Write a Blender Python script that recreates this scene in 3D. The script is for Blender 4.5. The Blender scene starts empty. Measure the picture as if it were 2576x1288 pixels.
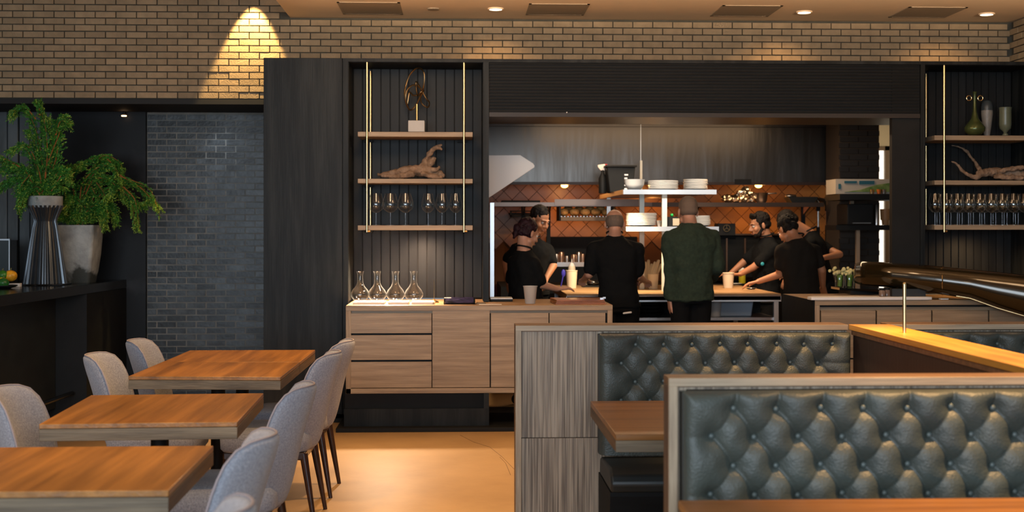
import bpy, bmesh, math, random
import numpy as np
from mathutils import Vector, Matrix, noise, Euler
random.seed(7); np.random.seed(7)
S = bpy.context.scene
COL = S.collection
PI = math.pi
# ---------------------------------------------------------------- camera
F_PX, H, CX, HOR = 3300.0, 1.49, 1288.0, 575.0
YAW = math.atan(133.0 / F_PX); CA, SA = math.cos(YAW), math.sin(YAW)
cd = bpy.data.cameras.new('camera'); cam = bpy.data.objects.new('camera', cd); COL.objects.link(cam)
cd.sensor_width = 36; cd.lens = 36 * F_PX / 2576; cd.shift_y = -(644 - HOR) / 2576
cam.location = (0, 0, H); cam.rotation_euler = (PI / 2, 0, -YAW)
cd.dof.use_dof = True; cd.dof.focus_distance = 7.6; cd.dof.aperture_fstop = 3.2
cd.clip_start = .05
S.camera = cam
S.view_settings.view_transform = 'Standard'; S.view_settings.look = 'None'
S.view_settings.exposure = 0.55; S.view_settings.gamma = 1.0; S.view_settings.use_curve_mapping = False
S.cycles.max_bounces = 8; S.cycles.transparent_max_bounces = 16; S.cycles.sample_clamp_indirect = 4
S.cycles.caustics_reflective = False; S.cycles.caustics_refractive = False
# ---------------------------------------------------------------- world and room lights
w = bpy.data.worlds.new('world'); S.world = w; w.use_nodes = True
w.node_tree.nodes['Background'].inputs[0].default_value = (.62, .72, .8, 1)
w.node_tree.nodes['Background'].inputs[1].default_value = .22
def light(kind, loc, power, color, target=None, **kw):
    d = bpy.data.lights.new('light', kind); d.energy = power; d.color = color
    o = bpy.data.objects.new('light', d); COL.objects.link(o); o.location = loc
    if target: o.rotation_euler = (Vector(target) - Vector(loc)).to_track_quat('-Z', 'Y').to_euler()
    for k, v in kw.items(): setattr(d, k, v)
    return o
WARM = (1, .58, .24); WARM2 = (1, .7, .42); DAY = (.72, .86, 1)
# daylight from the tall windows behind and left of the camera
light('AREA', (-1.2, -2.4, 2.0), 330, DAY, (0, 7, .9), shape='RECTANGLE', size=7.0, size_y=2.4)
# added warm fill lamps above the dining area, unseen, to brighten ceiling and room
for x, y, z in ((-2.6, 4.6, 2.6), (.2, 3.0, 2.6), (-.4, 7.9, 2.97), (1.7, 7.9, 2.97), (3.6, 7.9, 2.97)):
    light('POINT', (x, y, z), 13 if z < 2.9 else (44 if x < 0 else 24 if x < 2 else 14), WARM2, shadow_soft_size=.25)
def spot(loc, tgt, power, color=WARM, size=70, blend=.35, r=.03):
    return light('SPOT', loc, power, color, tgt, spot_size=math.radians(size), spot_blend=blend, shadow_soft_size=r)
for y in (3.7, 5.6, 7.5): spot((-1.28, y, 3.15), (-1.22, y, 0), 100, size=72)
spot((.15, 7.6, 3.15), (.2, 7.9, 0), 145, size=62, blend=.6)      # aisle
spot((1.95, 5.2, 3.1), (1.9, 5.15, 1), 420, size=44, blend=.8)   # over the booth partition
spot((1.55, 5.2, 3.1), (1.6, 5.85, .9), 220, size=40, blend=.9)
spot((1.9, 3.3, 3.1), (1.75, 3.75, .9), 420, size=50, blend=.8)
spot((-1.66, 10.58, 3.5), (-1.70, 10.78, 2.3), 200, (1, .66, .26), size=50, blend=.25, r=.02)
spot((-2.05, 11.3, 2.48), (-2.05, 11.5, 1.2), 4, (.78, .88, 1), size=110, blend=.9, r=.05)   # unseen lamp added for relief highlights on the alcove brick (line above: wall washer)
light('AREA', (1.7, 8.0, 2.94), 13, (1, .7, .42), (1.7, 10.0, 3.42), shape='RECTANGLE', size=6.0, size_y=.05, spread=math.radians(22))   # unseen narrow light added to brighten the ceiling alone
for x in (.28, 2.62, 3.95): spot((x, 10.3, 3.19), (x, 10.6, 2.2), 16, WARM, size=120, blend=.9)
# ---------------------------------------------------------------- pixel -> room coordinates
def ray(px, py):
    xc = (px - CX) / F_PX
    return Vector((xc * CA + SA, CA - xc * SA, (HOR - py) / F_PX))
def P(px, py, Y):
    r = ray(px, py); t = Y / r.y
    return Vector((r.x * t, Y, H + r.z * t))
def G(px, py, z):
    r = ray(px, py); t = (z - H) / r.z
    return Vector((r.x * t, r.y * t, z))
def PX(px, Y): return P(px, 0, Y).x
def PZ(px, py, Y): return P(px, py, Y).z
# ---------------------------------------------------------------- materials
MATS = {}
def mat(name, col, rough=.5, metal=0, var=0, vscale=6, stretch=(1, 1, 1), bump=0, bscale=40, col2=None, emis=None, estr=0,
        trans=0, ior=1.45, coat=0, sheen=0, rndv=0, bstretch=None, alpha=1, spec=.5, detail=5, lo=.35, hi=.65):
    if name in MATS: return MATS[name]
    m = bpy.data.materials.new(name); m.use_nodes = True; MATS[name] = m
    nt = m.node_tree; N = nt.nodes; L = nt.links; b = N['Principled BSDF']
    I = b.inputs
    I['Base Color'].default_value = (*col, 1); I['Roughness'].default_value = rough; I['Metallic'].default_value = metal
    I['Transmission Weight'].default_value = trans; I['IOR'].default_value = ior; I['Coat Weight'].default_value = coat
    I['Coat Roughness'].default_value = .1; I['Specular IOR Level'].default_value = spec
    I['Sheen Weight'].default_value = sheen; I['Alpha'].default_value = alpha
    if emis: I['Emission Color'].default_value = (*emis, 1); I['Emission Strength'].default_value = estr
    if var or bump or rndv or col2:
        tc = N.new('ShaderNodeTexCoord'); oi = N.new('ShaderNodeObjectInfo')
        add = N.new('ShaderNodeVectorMath'); add.operation = 'MULTIPLY_ADD'
        sc = N.new('ShaderNodeVectorMath'); sc.operation = 'SCALE'; sc.inputs[0].default_value = (7.3, 5.1, 9.7)
        L.new(oi.outputs['Random'], sc.inputs['Scale'])
        ad = N.new('ShaderNodeVectorMath'); ad.operation = 'ADD'
        L.new(tc.outputs['Object'], ad.inputs[0]); L.new(sc.outputs[0], ad.inputs[1])
        mp = N.new('ShaderNodeMapping'); mp.inputs['Scale'].default_value = stretch; L.new(ad.outputs[0], mp.inputs[0])
    last = None
    if var or col2:
        nz = N.new('ShaderNodeTexNoise'); nz.inputs['Scale'].default_value = vscale; nz.inputs['Detail'].default_value = detail
        nz.inputs['Roughness'].default_value = .6
        L.new(mp.outputs[0], nz.inputs['Vector'])
        cr = N.new('ShaderNodeValToRGB'); cr.color_ramp.elements[0].position = lo; cr.color_ramp.elements[1].position = hi
        c2 = col2 or tuple(c * (1 + var) for c in col); c1 = col if col2 else tuple(c * (1 - var) for c in col)
        cr.color_ramp.elements[0].color = (*c1, 1); cr.color_ramp.elements[1].color = (*c2, 1)
        L.new(nz.outputs['Fac'], cr.inputs[0]); last = cr.outputs[0]
        L.new(last, I['Base Color'])
    if rndv:
        mr = N.new('ShaderNodeMapRange'); mr.inputs[3].default_value = 1 - rndv; mr.inputs[4].default_value = 1 + rndv * .6
        L.new(oi.outputs['Random'], mr.inputs[0])
        mx = N.new('ShaderNodeVectorMath'); mx.operation = 'SCALE'; L.new(mr.outputs[0], mx.inputs['Scale'])
        if last: L.new(last, mx.inputs[0])
        else: mx.inputs[0].default_value = col
        L.new(mx.outputs[0], I['Base Color'])
    if bump:
        mp2 = N.new('ShaderNodeMapping'); mp2.inputs['Scale'].default_value = bstretch or stretch; L.new(ad.outputs[0], mp2.inputs[0])
        n2 = N.new('ShaderNodeTexNoise'); n2.inputs['Scale'].default_value = bscale; n2.inputs['Detail'].default_value = 4
        L.new(mp2.outputs[0], n2.inputs['Vector'])
        bp = N.new('ShaderNodeBump'); bp.inputs['Strength'].default_value = bump; bp.inputs['Distance'].default_value = .01
        L.new(n2.outputs['Fac'], bp.inputs['Height']); L.new(bp.outputs[0], I['Normal'])
    return m
def wood(name, c1, c2, axis='x', sc=1, rough=.5, bump=.15, coat=0):
    st = {'x': (.5, 9, 9), 'y': (9, .5, 9), 'z': (9, 9, .5)}[axis]
    bs = {'x': (1.2, 50, 50), 'y': (50, 1.2, 50), 'z': (50, 50, 1.2)}[axis]
    return mat(name, c1, rough, col2=c2, vscale=3.2 * sc, stretch=st, bump=bump, bscale=3 * sc, bstretch=bs, coat=coat, rndv=.1, lo=.3, hi=.7)
OAKX = wood('oak_x', (.25, .18, .115), (.43, .325, .215), 'x', 1.2)
OAKZ = wood('oak_z', (.24, .175, .115), (.42, .32, .215), 'z', 3.2, bump=.3)
FLUTE = mat('fine_ribbed_oak', (.15, .108, .075), .5, col2=(.40, .305, .215), vscale=110, stretch=(1, 1, .02), bump=.6, bscale=60, bstretch=(1, 1, .02), lo=.36, hi=.62, detail=2, rndv=.1)
OAKY = wood('oak_y', (.2, .13, .07), (.36, .24, .13), 'y', 1.2)
OAKTOP = wood('oak_counter', (.25, .14, .06), (.4, .24, .11), 'x', 1)
WALX = wood('walnut_x', (.14, .055, .014), (.34, .145, .034), 'x', .55, rough=.36)
WALY = wood('walnut_y', (.15, .062, .015), (.42, .185, .042), 'y', .5, rough=.36)
EDGE = wood('edge_wood', (.07, .05, .03), (.21, .16, .1), 'x', 1.2, rough=.55)
EDGEY = wood('edge_wood_y', (.06, .036, .02), (.16, .1, .055), 'y', 1.2, rough=.55)
RAILD = wood('rail_dark', (.10, .05, .022), (.2, .105, .05), 'x', 1.2)
BLACKW = mat('black_stained_wood', (.006, .0075, .008), .5, spec=.25, col2=(.027, .031, .032), vscale=2.2, stretch=(5, 5, .45), bump=.15, bscale=40, bstretch=(3, 3, .1), lo=.42, hi=.78)
BLACKX = mat('black_slat', (.0055, .0058, .0058), .6, spec=.2, var=.35, vscale=6, stretch=(.4, 4, 4))
BEAD = mat('beadboard', (.0105, .0115, .012), .5, spec=.3, var=.35, vscale=2.4, stretch=(5, 5, .5), rndv=.25)
BLACK = mat('black_matte', (.008, .0085, .0085), .6, spec=.3, var=.2)
BLACKG = mat('black_gloss', (.006, .006, .006), .07, coat=.5)
CASE = mat('smoked_case', (.03, .02, .007), .2, .5, coat=1)
DKSOF = mat('dark_soffit', (.01, .01, .01), .7)
TANB = mat('tan_brick', (.30, .22, .132), .8, var=.13, vscale=9, rndv=.16, bump=.35, bscale=120)
TANM = mat('tan_mortar', (.07, .066, .052), .95, var=.15)
DKB = mat('dark_brick', (.012, .0145, .016), .33, spec=.4, col2=(.05, .06, .066), vscale=9, rndv=.6, bump=.12, bscale=45)
DKM = mat('dark_mortar', (.2, .2, .185), .9, var=.2)
KBM = mat('kitchen_mortar', (.05, .035, .025), .9)
KB = mat('kitchen_brick', (.014, .012, .011), .5, rndv=.3)
MARBLE = mat('black_marble', (.0045, .0045, .005), .45, spec=.25, col2=(.035, .034, .037), vscale=2.2, detail=8, lo=.52, hi=.85)
CURT = mat('grey_panel', (.075, .086, .09), .45, var=.35, vscale=2, stretch=(4, 4, .7))
CEIL = mat('ceiling_paint', (.78, .6, .42), .85, var=.02)
CPAN = mat('ceiling_grille', (.3, .235, .165), .8)
FLOOR = mat('polished_concrete', (.36, .225, .10), .4, col2=(.47, .305, .145), vscale=1.3, detail=8, bump=.03, bscale=60)
CRACK = mat('crack', (.1, .07, .045), .9)
FAB = mat('grey_fabric', (.18, .195, .235), .9, col2=(.36, .375, .43), vscale=140, bump=.5, bscale=320, sheen=.3, lo=.3, hi=.7)
FABP = mat('fabric_piping', (.3, .27, .29), .9, bump=.3, bscale=300)
LEG = mat('dark_walnut_leg', (.035, .014, .01), .3, var=.3, vscale=20, coat=.3)
LEATH = mat('olive_leather', (.05, .058, .05), .42, var=.18, vscale=5, bump=.25, bscale=150)
LEATHD = mat('dark_leather', (.018, .021, .02), .45, var=.15, vscale=5)
BTN = mat('leather_button', (.08, .1, .095), .35)
BRASS = mat('brass', (.75, .55, .28), .25, 1)
BRASSD = mat('antique_brass', (.35, .24, .12), .35, 1)
STEEL = mat('brushed_steel', (.52, .48, .45), .3, 1, bump=.1, bscale=3, bstretch=(40, 40, .5))
HOOD = mat('hood_steel', (.125, .115, .105), .3, 1, bump=1, bscale=2.2, bstretch=(1.3, 1, .22))
STEELB = mat('bright_steel', (.72, .76, .8), .35, .7)
WHITE = mat('white_enamel', (.88, .87, .85), .4)
PLATE = mat('white_china', (.78, .75, .7), .25)
def thin_glass():
    m = bpy.data.materials.new('clear_glass'); m.use_nodes = True; nt = m.node_tree; N = nt.nodes; L = nt.links
    for n_ in list(N): N.remove(n_)
    o = N.new('ShaderNodeOutputMaterial'); tr = N.new('ShaderNodeBsdfTransparent'); tr.inputs[0].default_value = (.97, .98, .98, 1)
    gl = N.new('ShaderNodeBsdfGlossy'); gl.inputs['Roughness'].default_value = .03
    df = N.new('ShaderNodeBsdfTranslucent'); df.inputs[0].default_value = (.8, .85, .87, 1)
    d2 = N.new('ShaderNodeBsdfDiffuse'); d2.inputs[0].default_value = (.8, .85, .87, 1)
    fl = N.new('ShaderNodeLayerWeight'); fl.inputs[0].default_value = .5; fp = N.new('ShaderNodeMath'); fp.operation = 'POWER'; fp.inputs[1].default_value = 4; L.new(fl.outputs['Facing'], fp.inputs[0]); fr = N.new('ShaderNodeMath'); fr.operation = 'MULTIPLY_ADD'; fr.inputs[1].default_value = .8; fr.inputs[2].default_value = .045; L.new(fp.outputs[0], fr.inputs[0])
    lw = N.new('ShaderNodeLayerWeight'); lw.inputs[0].default_value = .5
    pw = N.new('ShaderNodeMath'); pw.operation = 'POWER'; pw.inputs[1].default_value = 5; L.new(lw.outputs['Facing'], pw.inputs[0])
    ml = N.new('ShaderNodeMath'); ml.operation = 'MULTIPLY'; ml.inputs[1].default_value = .5; L.new(pw.outputs[0], ml.inputs[0])
    m0 = N.new('ShaderNodeMixShader'); L.new(df.outputs[0], m0.inputs[1]); L.new(d2.outputs[0], m0.inputs[2])
    m1 = N.new('ShaderNodeMixShader'); L.new(fr.outputs[0], m1.inputs[0]); L.new(tr.outputs[0], m1.inputs[1]); L.new(gl.outputs[0], m1.inputs[2])
    m2 = N.new('ShaderNodeMixShader'); L.new(ml.outputs[0], m2.inputs[0]); L.new(m1.outputs[0], m2.inputs[1]); L.new(m0.outputs[0], m2.inputs[2])
    L.new(m2.outputs[0], o.inputs[0]); return m
GLASS = thin_glass()
PLAST = mat('frosted_plastic', (.72, .7, .66), .4, trans=.35, ior=1.2, alpha=.8)
PAPER = mat('menu_paper', (.85, .8, .7), .7)
BWOOD = mat('driftwood', (.16, .095, .055), .85, col2=(.36, .24, .16), vscale=18, stretch=(1, 1, 1), bump=1, bscale=45)
CONC = mat('weathered_concrete', (.22, .24, .24), .8, col2=(.4, .44, .44), vscale=6, bump=.3, bscale=60, detail=8)
RIBM = mat('ribbed_metal', (.07, .08, .09), .3, .7, var=.1)
STONE = mat('pale_stone', (.55, .53, .5), .6, var=.05)
LEAF1 = mat('juniper_green', (.02, .13, .02), .6, col2=(.07, .28, .03), vscale=9)
LEAF2 = mat('juniper_tip', (.16, .34, .03), .6, col2=(.4, .5, .07), vscale=9)
STEM = mat('stem', (.25, .09, .02), .8)
TILE = mat('terracotta_tile', (.36, .15, .035), .35, var=.12, vscale=5, rndv=.2)
TGROUT = mat('tile_grout', (.14, .055, .02), .9)
SKIN = mat('skin', (.5, .26, .17), .5, var=.06, vscale=12)
SKIN2 = mat('skin_tanned', (.42, .19, .10), .5, var=.06, vscale=12)
HAIRB = mat('dark_hair', (.008, .006, .005), .6, spec=.2, bump=.8, bscale=90, var=.4, vscale=60)
HAIRR = mat('plum_hair', (.018, .005, .009), .5, spec=.25, bump=.8, bscale=90, var=.5, vscale=40)
HAIRG = mat('short_grey_hair', (.17, .125, .095), .8, bump=.6, bscale=200)
TEE = mat('black_cotton', (.0065, .007, .0075), .9, spec=.15, bump=.25, bscale=25)
JACK = mat('green_wool', (.018, .034, .022), .92, var=.2, vscale=40, bump=.3, bscale=200)
PANTS = mat('black_trousers', (.006, .0065, .0075), .9, spec=.15, bump=.25, bscale=20)
# ---------------------------------------------------------------- mesh helpers
class MB:
    def __init__(s): s.v = []; s.f = []; s.mi = []
    def add(s, vs, fs):
        o = len(s.v); s.v += [tuple(v) for v in vs]; s.f += [tuple(i + o for i in f) for f in fs]; return s
    def box(s, x0, x1, y0, y1, z0, z1):
        return s.add([(x0, y0, z0), (x1, y0, z0), (x1, y1, z0), (x0, y1, z0), (x0, y0, z1), (x1, y0, z1), (x1, y1, z1), (x0, y1, z1)],
                     [(0, 3, 2, 1), (4, 5, 6, 7), (0, 1, 5, 4), (1, 2, 6, 5), (2, 3, 7, 6), (3, 0, 4, 7)])
    def prism(s, poly, a, b, axis='y'):
        n = len(poly); f = {'y': lambda p, t: (p[0], t, p[1]), 'x': lambda p, t: (t, p[0], p[1]), 'z': lambda p, t: (p[0], p[1], t)}[axis]
        vs = [f(p, a) for p in poly] + [f(p, b) for p in poly]
        fs = [tuple(range(n - 1, -1, -1)), tuple(range(n, 2 * n))] + [(i, (i + 1) % n, n + (i + 1) % n, n + i) for i in range(n)]
        return s.add(vs, fs)
    def lathe(s, prof, c=(0, 0, 0), seg=24, cap=True):
        vs = []; fs = []
        for r, z in prof:
            for k in range(seg):
                a = 2 * PI * k / seg; vs.append((c[0] + r * math.cos(a), c[1] + r * math.sin(a), c[2] + z))
        for i in range(len(prof) - 1):
            for k in range(seg):
                k2 = (k + 1) % seg; fs.append((i * seg + k, i * seg + k2, (i + 1) * seg + k2, (i + 1) * seg + k))
        if cap:
            fs.append(tuple(range(seg - 1, -1, -1))); n = len(prof) - 1; fs.append(tuple(n * seg + k for k in range(seg)))
        return s.add(vs, fs)
    def tube(s, pts, rad, seg=8, closed=False):
        pts = [Vector(p) for p in pts]; n = len(pts)
        rad = rad if isinstance(rad, (list, tuple)) else [rad] * n
        vs = []; fs = []; up = None
        for i, p in enumerate(pts):
            if closed: t = pts[(i + 1) % n] - pts[i - 1]
            else: t = pts[min(i + 1, n - 1)] - pts[max(i - 1, 0)]
            t.normalize()
            if up is None:
                up = Vector((0, 0, 1)) if abs(t.z) < .9 else Vector((1, 0, 0))
            u = (up - t * up.dot(t))
            if u.length < 1e-5: u = t.orthogonal()
            u.normalize(); up = u; v = t.cross(u)
            for k in range(seg):
                a = 2 * PI * k / seg; vs.append(p + (u * math.cos(a) + v * math.sin(a)) * rad[i])
        m = n if closed else n - 1
        for i in range(m):
            j = (i + 1) % n
            for k in range(seg):
                k2 = (k + 1) % seg; fs.append((i * seg + k, i * seg + k2, j * seg + k2, j * seg + k))
        if not closed:
            fs.append(tuple(range(seg - 1, -1, -1))); fs.append(tuple((n - 1) * seg + k for k in range(seg)))
        return s.add(vs, fs)
    def ell(s, c, r, rot=None, seg=16, rings=10):
        c = Vector(c); r = r if isinstance(r, (list, tuple)) else (r, r, r)
        vs = []; fs = []
        for i in range(1, rings):
            t = PI * i / rings
            for k in range(seg):
                a = 2 * PI * k / seg
                v = Vector((r[0] * math.sin(t) * math.cos(a), r[1] * math.sin(t) * math.sin(a), r[2] * math.cos(t)))
                if rot: v = rot @ v
                vs.append(c + v)
        top = Vector((0, 0, r[2])); top = rot @ top if rot else top
        vs.append(c + top); vs.append(c - top); T = len(vs) - 2
        for i in range(rings - 2):
            for k in range(seg):
                k2 = (k + 1) % seg; fs.append((i * seg + k, (i + 1) * seg + k, (i + 1) * seg + k2, i * seg + k2))
        for k in range(seg):
            k2 = (k + 1) % seg; fs.append((T, k, k2)); fs.append((T + 1, (rings - 2) * seg + k2, (rings - 2) * seg + k))
        return s.add(vs, fs)
    def cap(s, a, b, ra, rb=None, seg=12):
        rb = ra if rb is None else rb; a = Vector(a); b = Vector(b)
        d = b - a; L = d.length
        if L < 1e-6: return s.ell(a, ra)
        q = d.to_track_quat('Z', 'Y').to_matrix()
        prof = []
        for i in range(5): t = PI / 2 * (1 - i / 4); prof.append((max(ra * math.cos(t), 1e-4), -ra * math.sin(t)))
        for i in range(5): t = PI / 2 * i / 4; prof.append((max(rb * math.cos(t), 1e-4), L + rb * math.sin(t)))
        o = len(s.v); s.lathe(prof, (0, 0, 0), seg)
        s.v[o:] = [tuple(a + q @ Vector(v)) for v in s.v[o:]]
        return s
    def loft(s, secs, seg=20):
        """secs: (center, right vector * half width, forward vector * half depth)"""
        vs = []; fs = []
        for c, rx, fy in secs:
            for k in range(seg):
                a = 2 * PI * k / seg; ca, sa = math.cos(a), math.sin(a)
                ca = math.copysign(abs(ca) ** .85, ca); sa = math.copysign(abs(sa) ** .85, sa)
                vs.append(Vector(c) + Vector(rx) * ca + Vector(fy) * sa)
        n = len(secs)
        for i in range(n - 1):
            for k in range(seg):
                k2 = (k + 1) % seg; fs.append((i * seg + k, i * seg + k2, (i + 1) * seg + k2, (i + 1) * seg + k))
        fs.append(tuple(range(seg - 1, -1, -1))); fs.append(tuple((n - 1) * seg + k for k in range(seg)))
        return s.add(vs, fs)
    def mesh(s, name, m, smooth=False, ang=.7):
        me = bpy.data.meshes.new(name); me.from_pydata(s.v, [], s.f)
        if m: me.materials.append(m)
        bm = bmesh.new(); bm.from_mesh(me); bmesh.ops.recalc_face_normals(bm, faces=bm.faces); bm.to_mesh(me); bm.free()
        if smooth: me.shade_smooth(); me.set_sharp_from_angle(angle=ang)
        return me
def rootloc(o):
    v = Vector((0, 0, 0))
    while o: v += o.location; o = o.parent
    return v
def obj(name, mb, m=None, parent=None, W=True, smooth=False, bevel=0, kind=None, label=None, ang=.7, seg=2, recenter=True):
    """link one mesh object; W: the vertices are in room coordinates"""
    me = mb if isinstance(mb, bpy.types.Mesh) else mb.mesh(name, m, smooth, ang)
    o = bpy.data.objects.new(name, me); COL.objects.link(o)
    if parent:
        o.parent = parent
        if W: me.transform(Matrix.Translation(-rootloc(parent)))
    elif W and recenter and len(me.vertices):
        co = np.empty(len(me.vertices) * 3); me.vertices.foreach_get('co', co); co = co.reshape(-1, 3)
        c = (co.min(0) + co.max(0)) / 2; c[2] = co[:, 2].min()
        me.transform(Matrix.Translation(-Vector(c))); o.location = Vector(c)
    if bevel:
        b = o.modifiers.new('bevel', 'BEVEL'); b.width = bevel; b.segments = seg; b.limit_method = 'ANGLE'; b.angle_limit = .6
        me.shade_smooth(); me.set_sharp_from_angle(angle=.6)
    if kind: o['kind'] = kind
    if label: o['label'] = label
    return o
def inst(src, name, parent, loc, rot=None, scale=None):
    o = bpy.data.objects.new(name, src.data if hasattr(src, 'data') else src); COL.objects.link(o); o.parent = parent
    o.location = loc
    if rot: o.rotation_euler = rot
    if scale: o.scale = scale
    return o
def thing(name, label, cat, loc=(0, 0, 0), rotz=0, group=None):
    o = bpy.data.objects.new(name, None); COL.objects.link(o); o.empty_display_size = .1
    o.location = loc; o.rotation_euler = (0, 0, rotz); o['label'] = label; o['category'] = cat
    if group: o['group'] = group
    return o
def tag(o, label, cat, group=None):
    o['label'] = label; o['category'] = cat
    if group: o['group'] = group
    return o
def one(name, mb, m, label, cat, group=None, **k):
    return tag(obj(name, mb, m, **k), label, cat, group)
def struct(name, mb=None, m=None, **k):
    if mb is None:
        o = bpy.data.objects.new(name, None); COL.objects.link(o); o['kind'] = 'structure'; return o
    return obj(name, mb, m, kind='structure', **k)
def copy_tree(src, loc, rotz=None, label=None, group=None, parent=None):
    kids = [c for c in ALLCH.get(src.name, [])] if False else list(src.children)
    r = src.copy(); COL.objects.link(r)
    if parent is None:
        r.location = loc
        if rotz is not None: r.rotation_euler = (0, 0, rotz)
        if label: r['label'] = label
        if group: r['group'] = group
    else: r.parent = parent
    for c in kids: copy_tree(c, None, parent=r)
    return r
def box(*a): return MB().box(*a)
ORD = ['first', 'second', 'third', 'fourth', 'fifth', 'sixth', 'seventh', 'eighth', 'ninth', 'tenth', 'eleventh', 'twelfth', 'thirteenth', 'fourteenth', 'fifteenth', 'sixteenth', 'seventeenth', 'eighteenth', 'nineteenth', 'twentieth']
# ---------------------------------------------------------------- key planes
FY = 10.15      # front of the black joinery
NY = 10.6       # back of the niches
TY = 10.75      # tan brick wall
AY = 11.5       # dark brick alcove
CZ = PZ(1300, 48, TY)
FTOP = PZ(1300, 149, FY)
TB = PZ(300, 248, TY)
# ---------------------------------------------------------------- structure
struct('floor', box(-6, 7, -3, 17, -.1, 0), FLOOR)
FL = bpy.data.objects['floor']
XR = PX(2543, TY)
XS = PX(730, TY)          # left edge of the dropped ceiling
struct('ceiling', box(XS, XR + .6, 3.2, TY + .2, CZ, CZ + .08), CEIL, recenter=False)
struct('ceiling_upper', box(-6, XS + .02, 3.2, TY + .2, 4.3, 4.38), CEIL)
struct('wall_fascia', box(XS - .0, XS + .08, 3.2, TY, CZ + .08, 4.3), CEIL)
# tan brick wall
wb = struct('wall_back')
mort = MB().box(-6, XS + .0, TY + .012, TY + .2, TB, 4.3).box(XS, XR + .6, TY + .012, TY + .2, FTOP - .06, CZ + .3)
obj('mortar', mort, TANM, wb)
BP, BH = 50.6 * TY / F_PX, 16.62 * TY / F_PX      # pitch and course height
proto_b = box(-BP / 2 + .0045, BP / 2 - .0045, 0, .03, .0045, BH - .0045).mesh('brick', TANB)
inv = []
xe = PX(664, FY) / FY * TY
zc0 = TB - .0; zf = TB + round((FTOP - .06 - TB) / BH) * BH
r = 0; z = TB
while z < 4.2:
    off = (BP / 2 if r % 2 else 0); x = XR
    k = -60
    while True:
        xc = XS + off + k * BP; k += 1
        if xc > XR - BP / 2 + .012:
            wd = XR - .015 - (xc - BP / 2 + .0045)
            if wd > .02 and z >= FTOP - .02 and z + BH < CZ + .03: inst(proto_b, 'brick', wb, (xc - BP / 2 + .0045 + wd / 2, TY - .012, z), scale=(wd / (BP - .009), 1, 1))
            break
        if xc < -4.35: continue
        lim_l = xc < xe + .06
        if z + BH > CZ + .02 and xc + BP / 2 > XS - .0: 
            if xc > XS - BP: continue
        if not lim_l and z < FTOP - .02: continue
        py = HOR - (z + BH - H) / TY * F_PX
        inv.append((xc, z, (py > -12 and 0 < (xc / TY * F_PX + 1155) < 2576)))
    r += 1; z += BH
vis = [a for a in inv if a[2]]
vis.sort(key=lambda a: abs(a[0] + 1.3)); keep = set((a[0], a[1]) for a in vis[:300])
rest = MB()
for x, z, v in inv:
    dy = random.uniform(-.003, .003)
    if (x, z) in keep:
        inst(proto_b, 'brick', wb, (x, TY - .012 + dy, z))
    else: rest.box(x - BP / 2 + .0045, x + BP / 2 - .0045, TY - .012 + dy, TY + .016, z + .0045, z + BH - .0045)
obj('brick_course', rest, TANB, wb, kind='stuff')
# right return wall (brick) running towards the camera
wr = struct('wall_right')
obj('mortar', box(XR + .012, XR + .2, 7.2, TY + .2, 0, CZ), TANM, wr)
rb = MB(); pr = box(0, .03, -BP / 2 + .0045, BP / 2 - .0045, .0045, BH - .0045).mesh('brick', TANB)
z = FTOP - .25; r = 0
while z < CZ - BH * .3:
    for k in range(20):
        y = TY - .08 - BP * (k + (.5 if r % 2 else 0))
        inst(pr, 'brick', wr, (XR - .012 + random.uniform(-.003, .003), y, z))
    z += BH; r += 1
# alcove: soffit, dark brick wall, marble and grey panels
struct('ceiling_alcove', box(-6, PX(663, FY), TY - .02, AY + .4, TB - .045, TB - .004), DKSOF)
wa = struct('wall_alcove')
ax0, ax1 = PX(370, AY), PX(700, AY)
obj('mortar', box(ax0, ax1, AY + .0015, AY + .3, 0, TB - .04), DKM, wa)
AP, AH = 48.6 * AY / F_PX, 15.65 * AY / F_PX
pa = box(-AP / 2 + .0055, AP / 2 - .0055, 0, .03, .005, AH - .005).mesh('brick', DKB)
pah = box(-AP / 4 + .0055, AP / 4 - .0055, 0, .03, .005, AH - .005).mesh('brick', DKB)
n = 0; z = TB - .06 - AH; r = 0; rest = MB()
while z > -.02:
    for k in range(0, 8):
        x = ax0 + AP / 2 + k * AP - (AP / 2 if r % 2 else 0)
        hf = (k == 0 and r % 2)
        if hf: x = ax0 + AP / 4
        if x > ax1: continue
        dy = random.uniform(-.007, -.001)
        if z > .42 and n < 300:
            n += 1
            o = inst(pah if hf else pa, 'brick', wa, (x, AY + dy, z)); o.rotation_euler = (random.uniform(-.03, .02), 0, random.uniform(-.012, .012))
        else:
            h = AP / 4 if hf else AP / 2
            rest.box(x - h + .004, x + h - .004, AY + dy, AY + .03, z + .004, z + AH - .004)
    z -= AH; r += 1
obj('brick_course', rest, DKB, wa, kind='stuff')
wm = struct('wall_alcove_left')
obj('stone_slab', box(PX(135, AY), ax0 - .003, AY - .04, AY + .3, 0, TB - .045), MARBLE, wm)
for i in range(9):
    x0 = PX(-120, AY) + i * (PX(135, AY) - PX(-120, AY)) / 9; x1 = PX(-120, AY) + (i + 1) * (PX(135, AY) - PX(-120, AY)) / 9 - .008
    obj('panel', box(x0, x1, AY - .02 - .012 * (i % 2), AY + .3, 0, TB - .045), CURT, wm, bevel=.006)
struct('wall_left', box(-6, -5.9, 3, 12, 0, 4.3), MARBLE)
# floor cracks and a saw cut
for pts in ([(1500, 1300), (1292, 1180), (1262, 1150), (1230, 1125), (1190, 1112), (1160, 1095)], [(1288, 1195), (1270, 1165), (1258, 1150)]):
    q = []
    for (a, b) in pts:
        g = G(a, b, 0); q.append((g.x + random.uniform(-.01, .01), g.y, .0006))
    obj('crack', MB().tube(q, .0012, 4), CRACK, FL)
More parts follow.
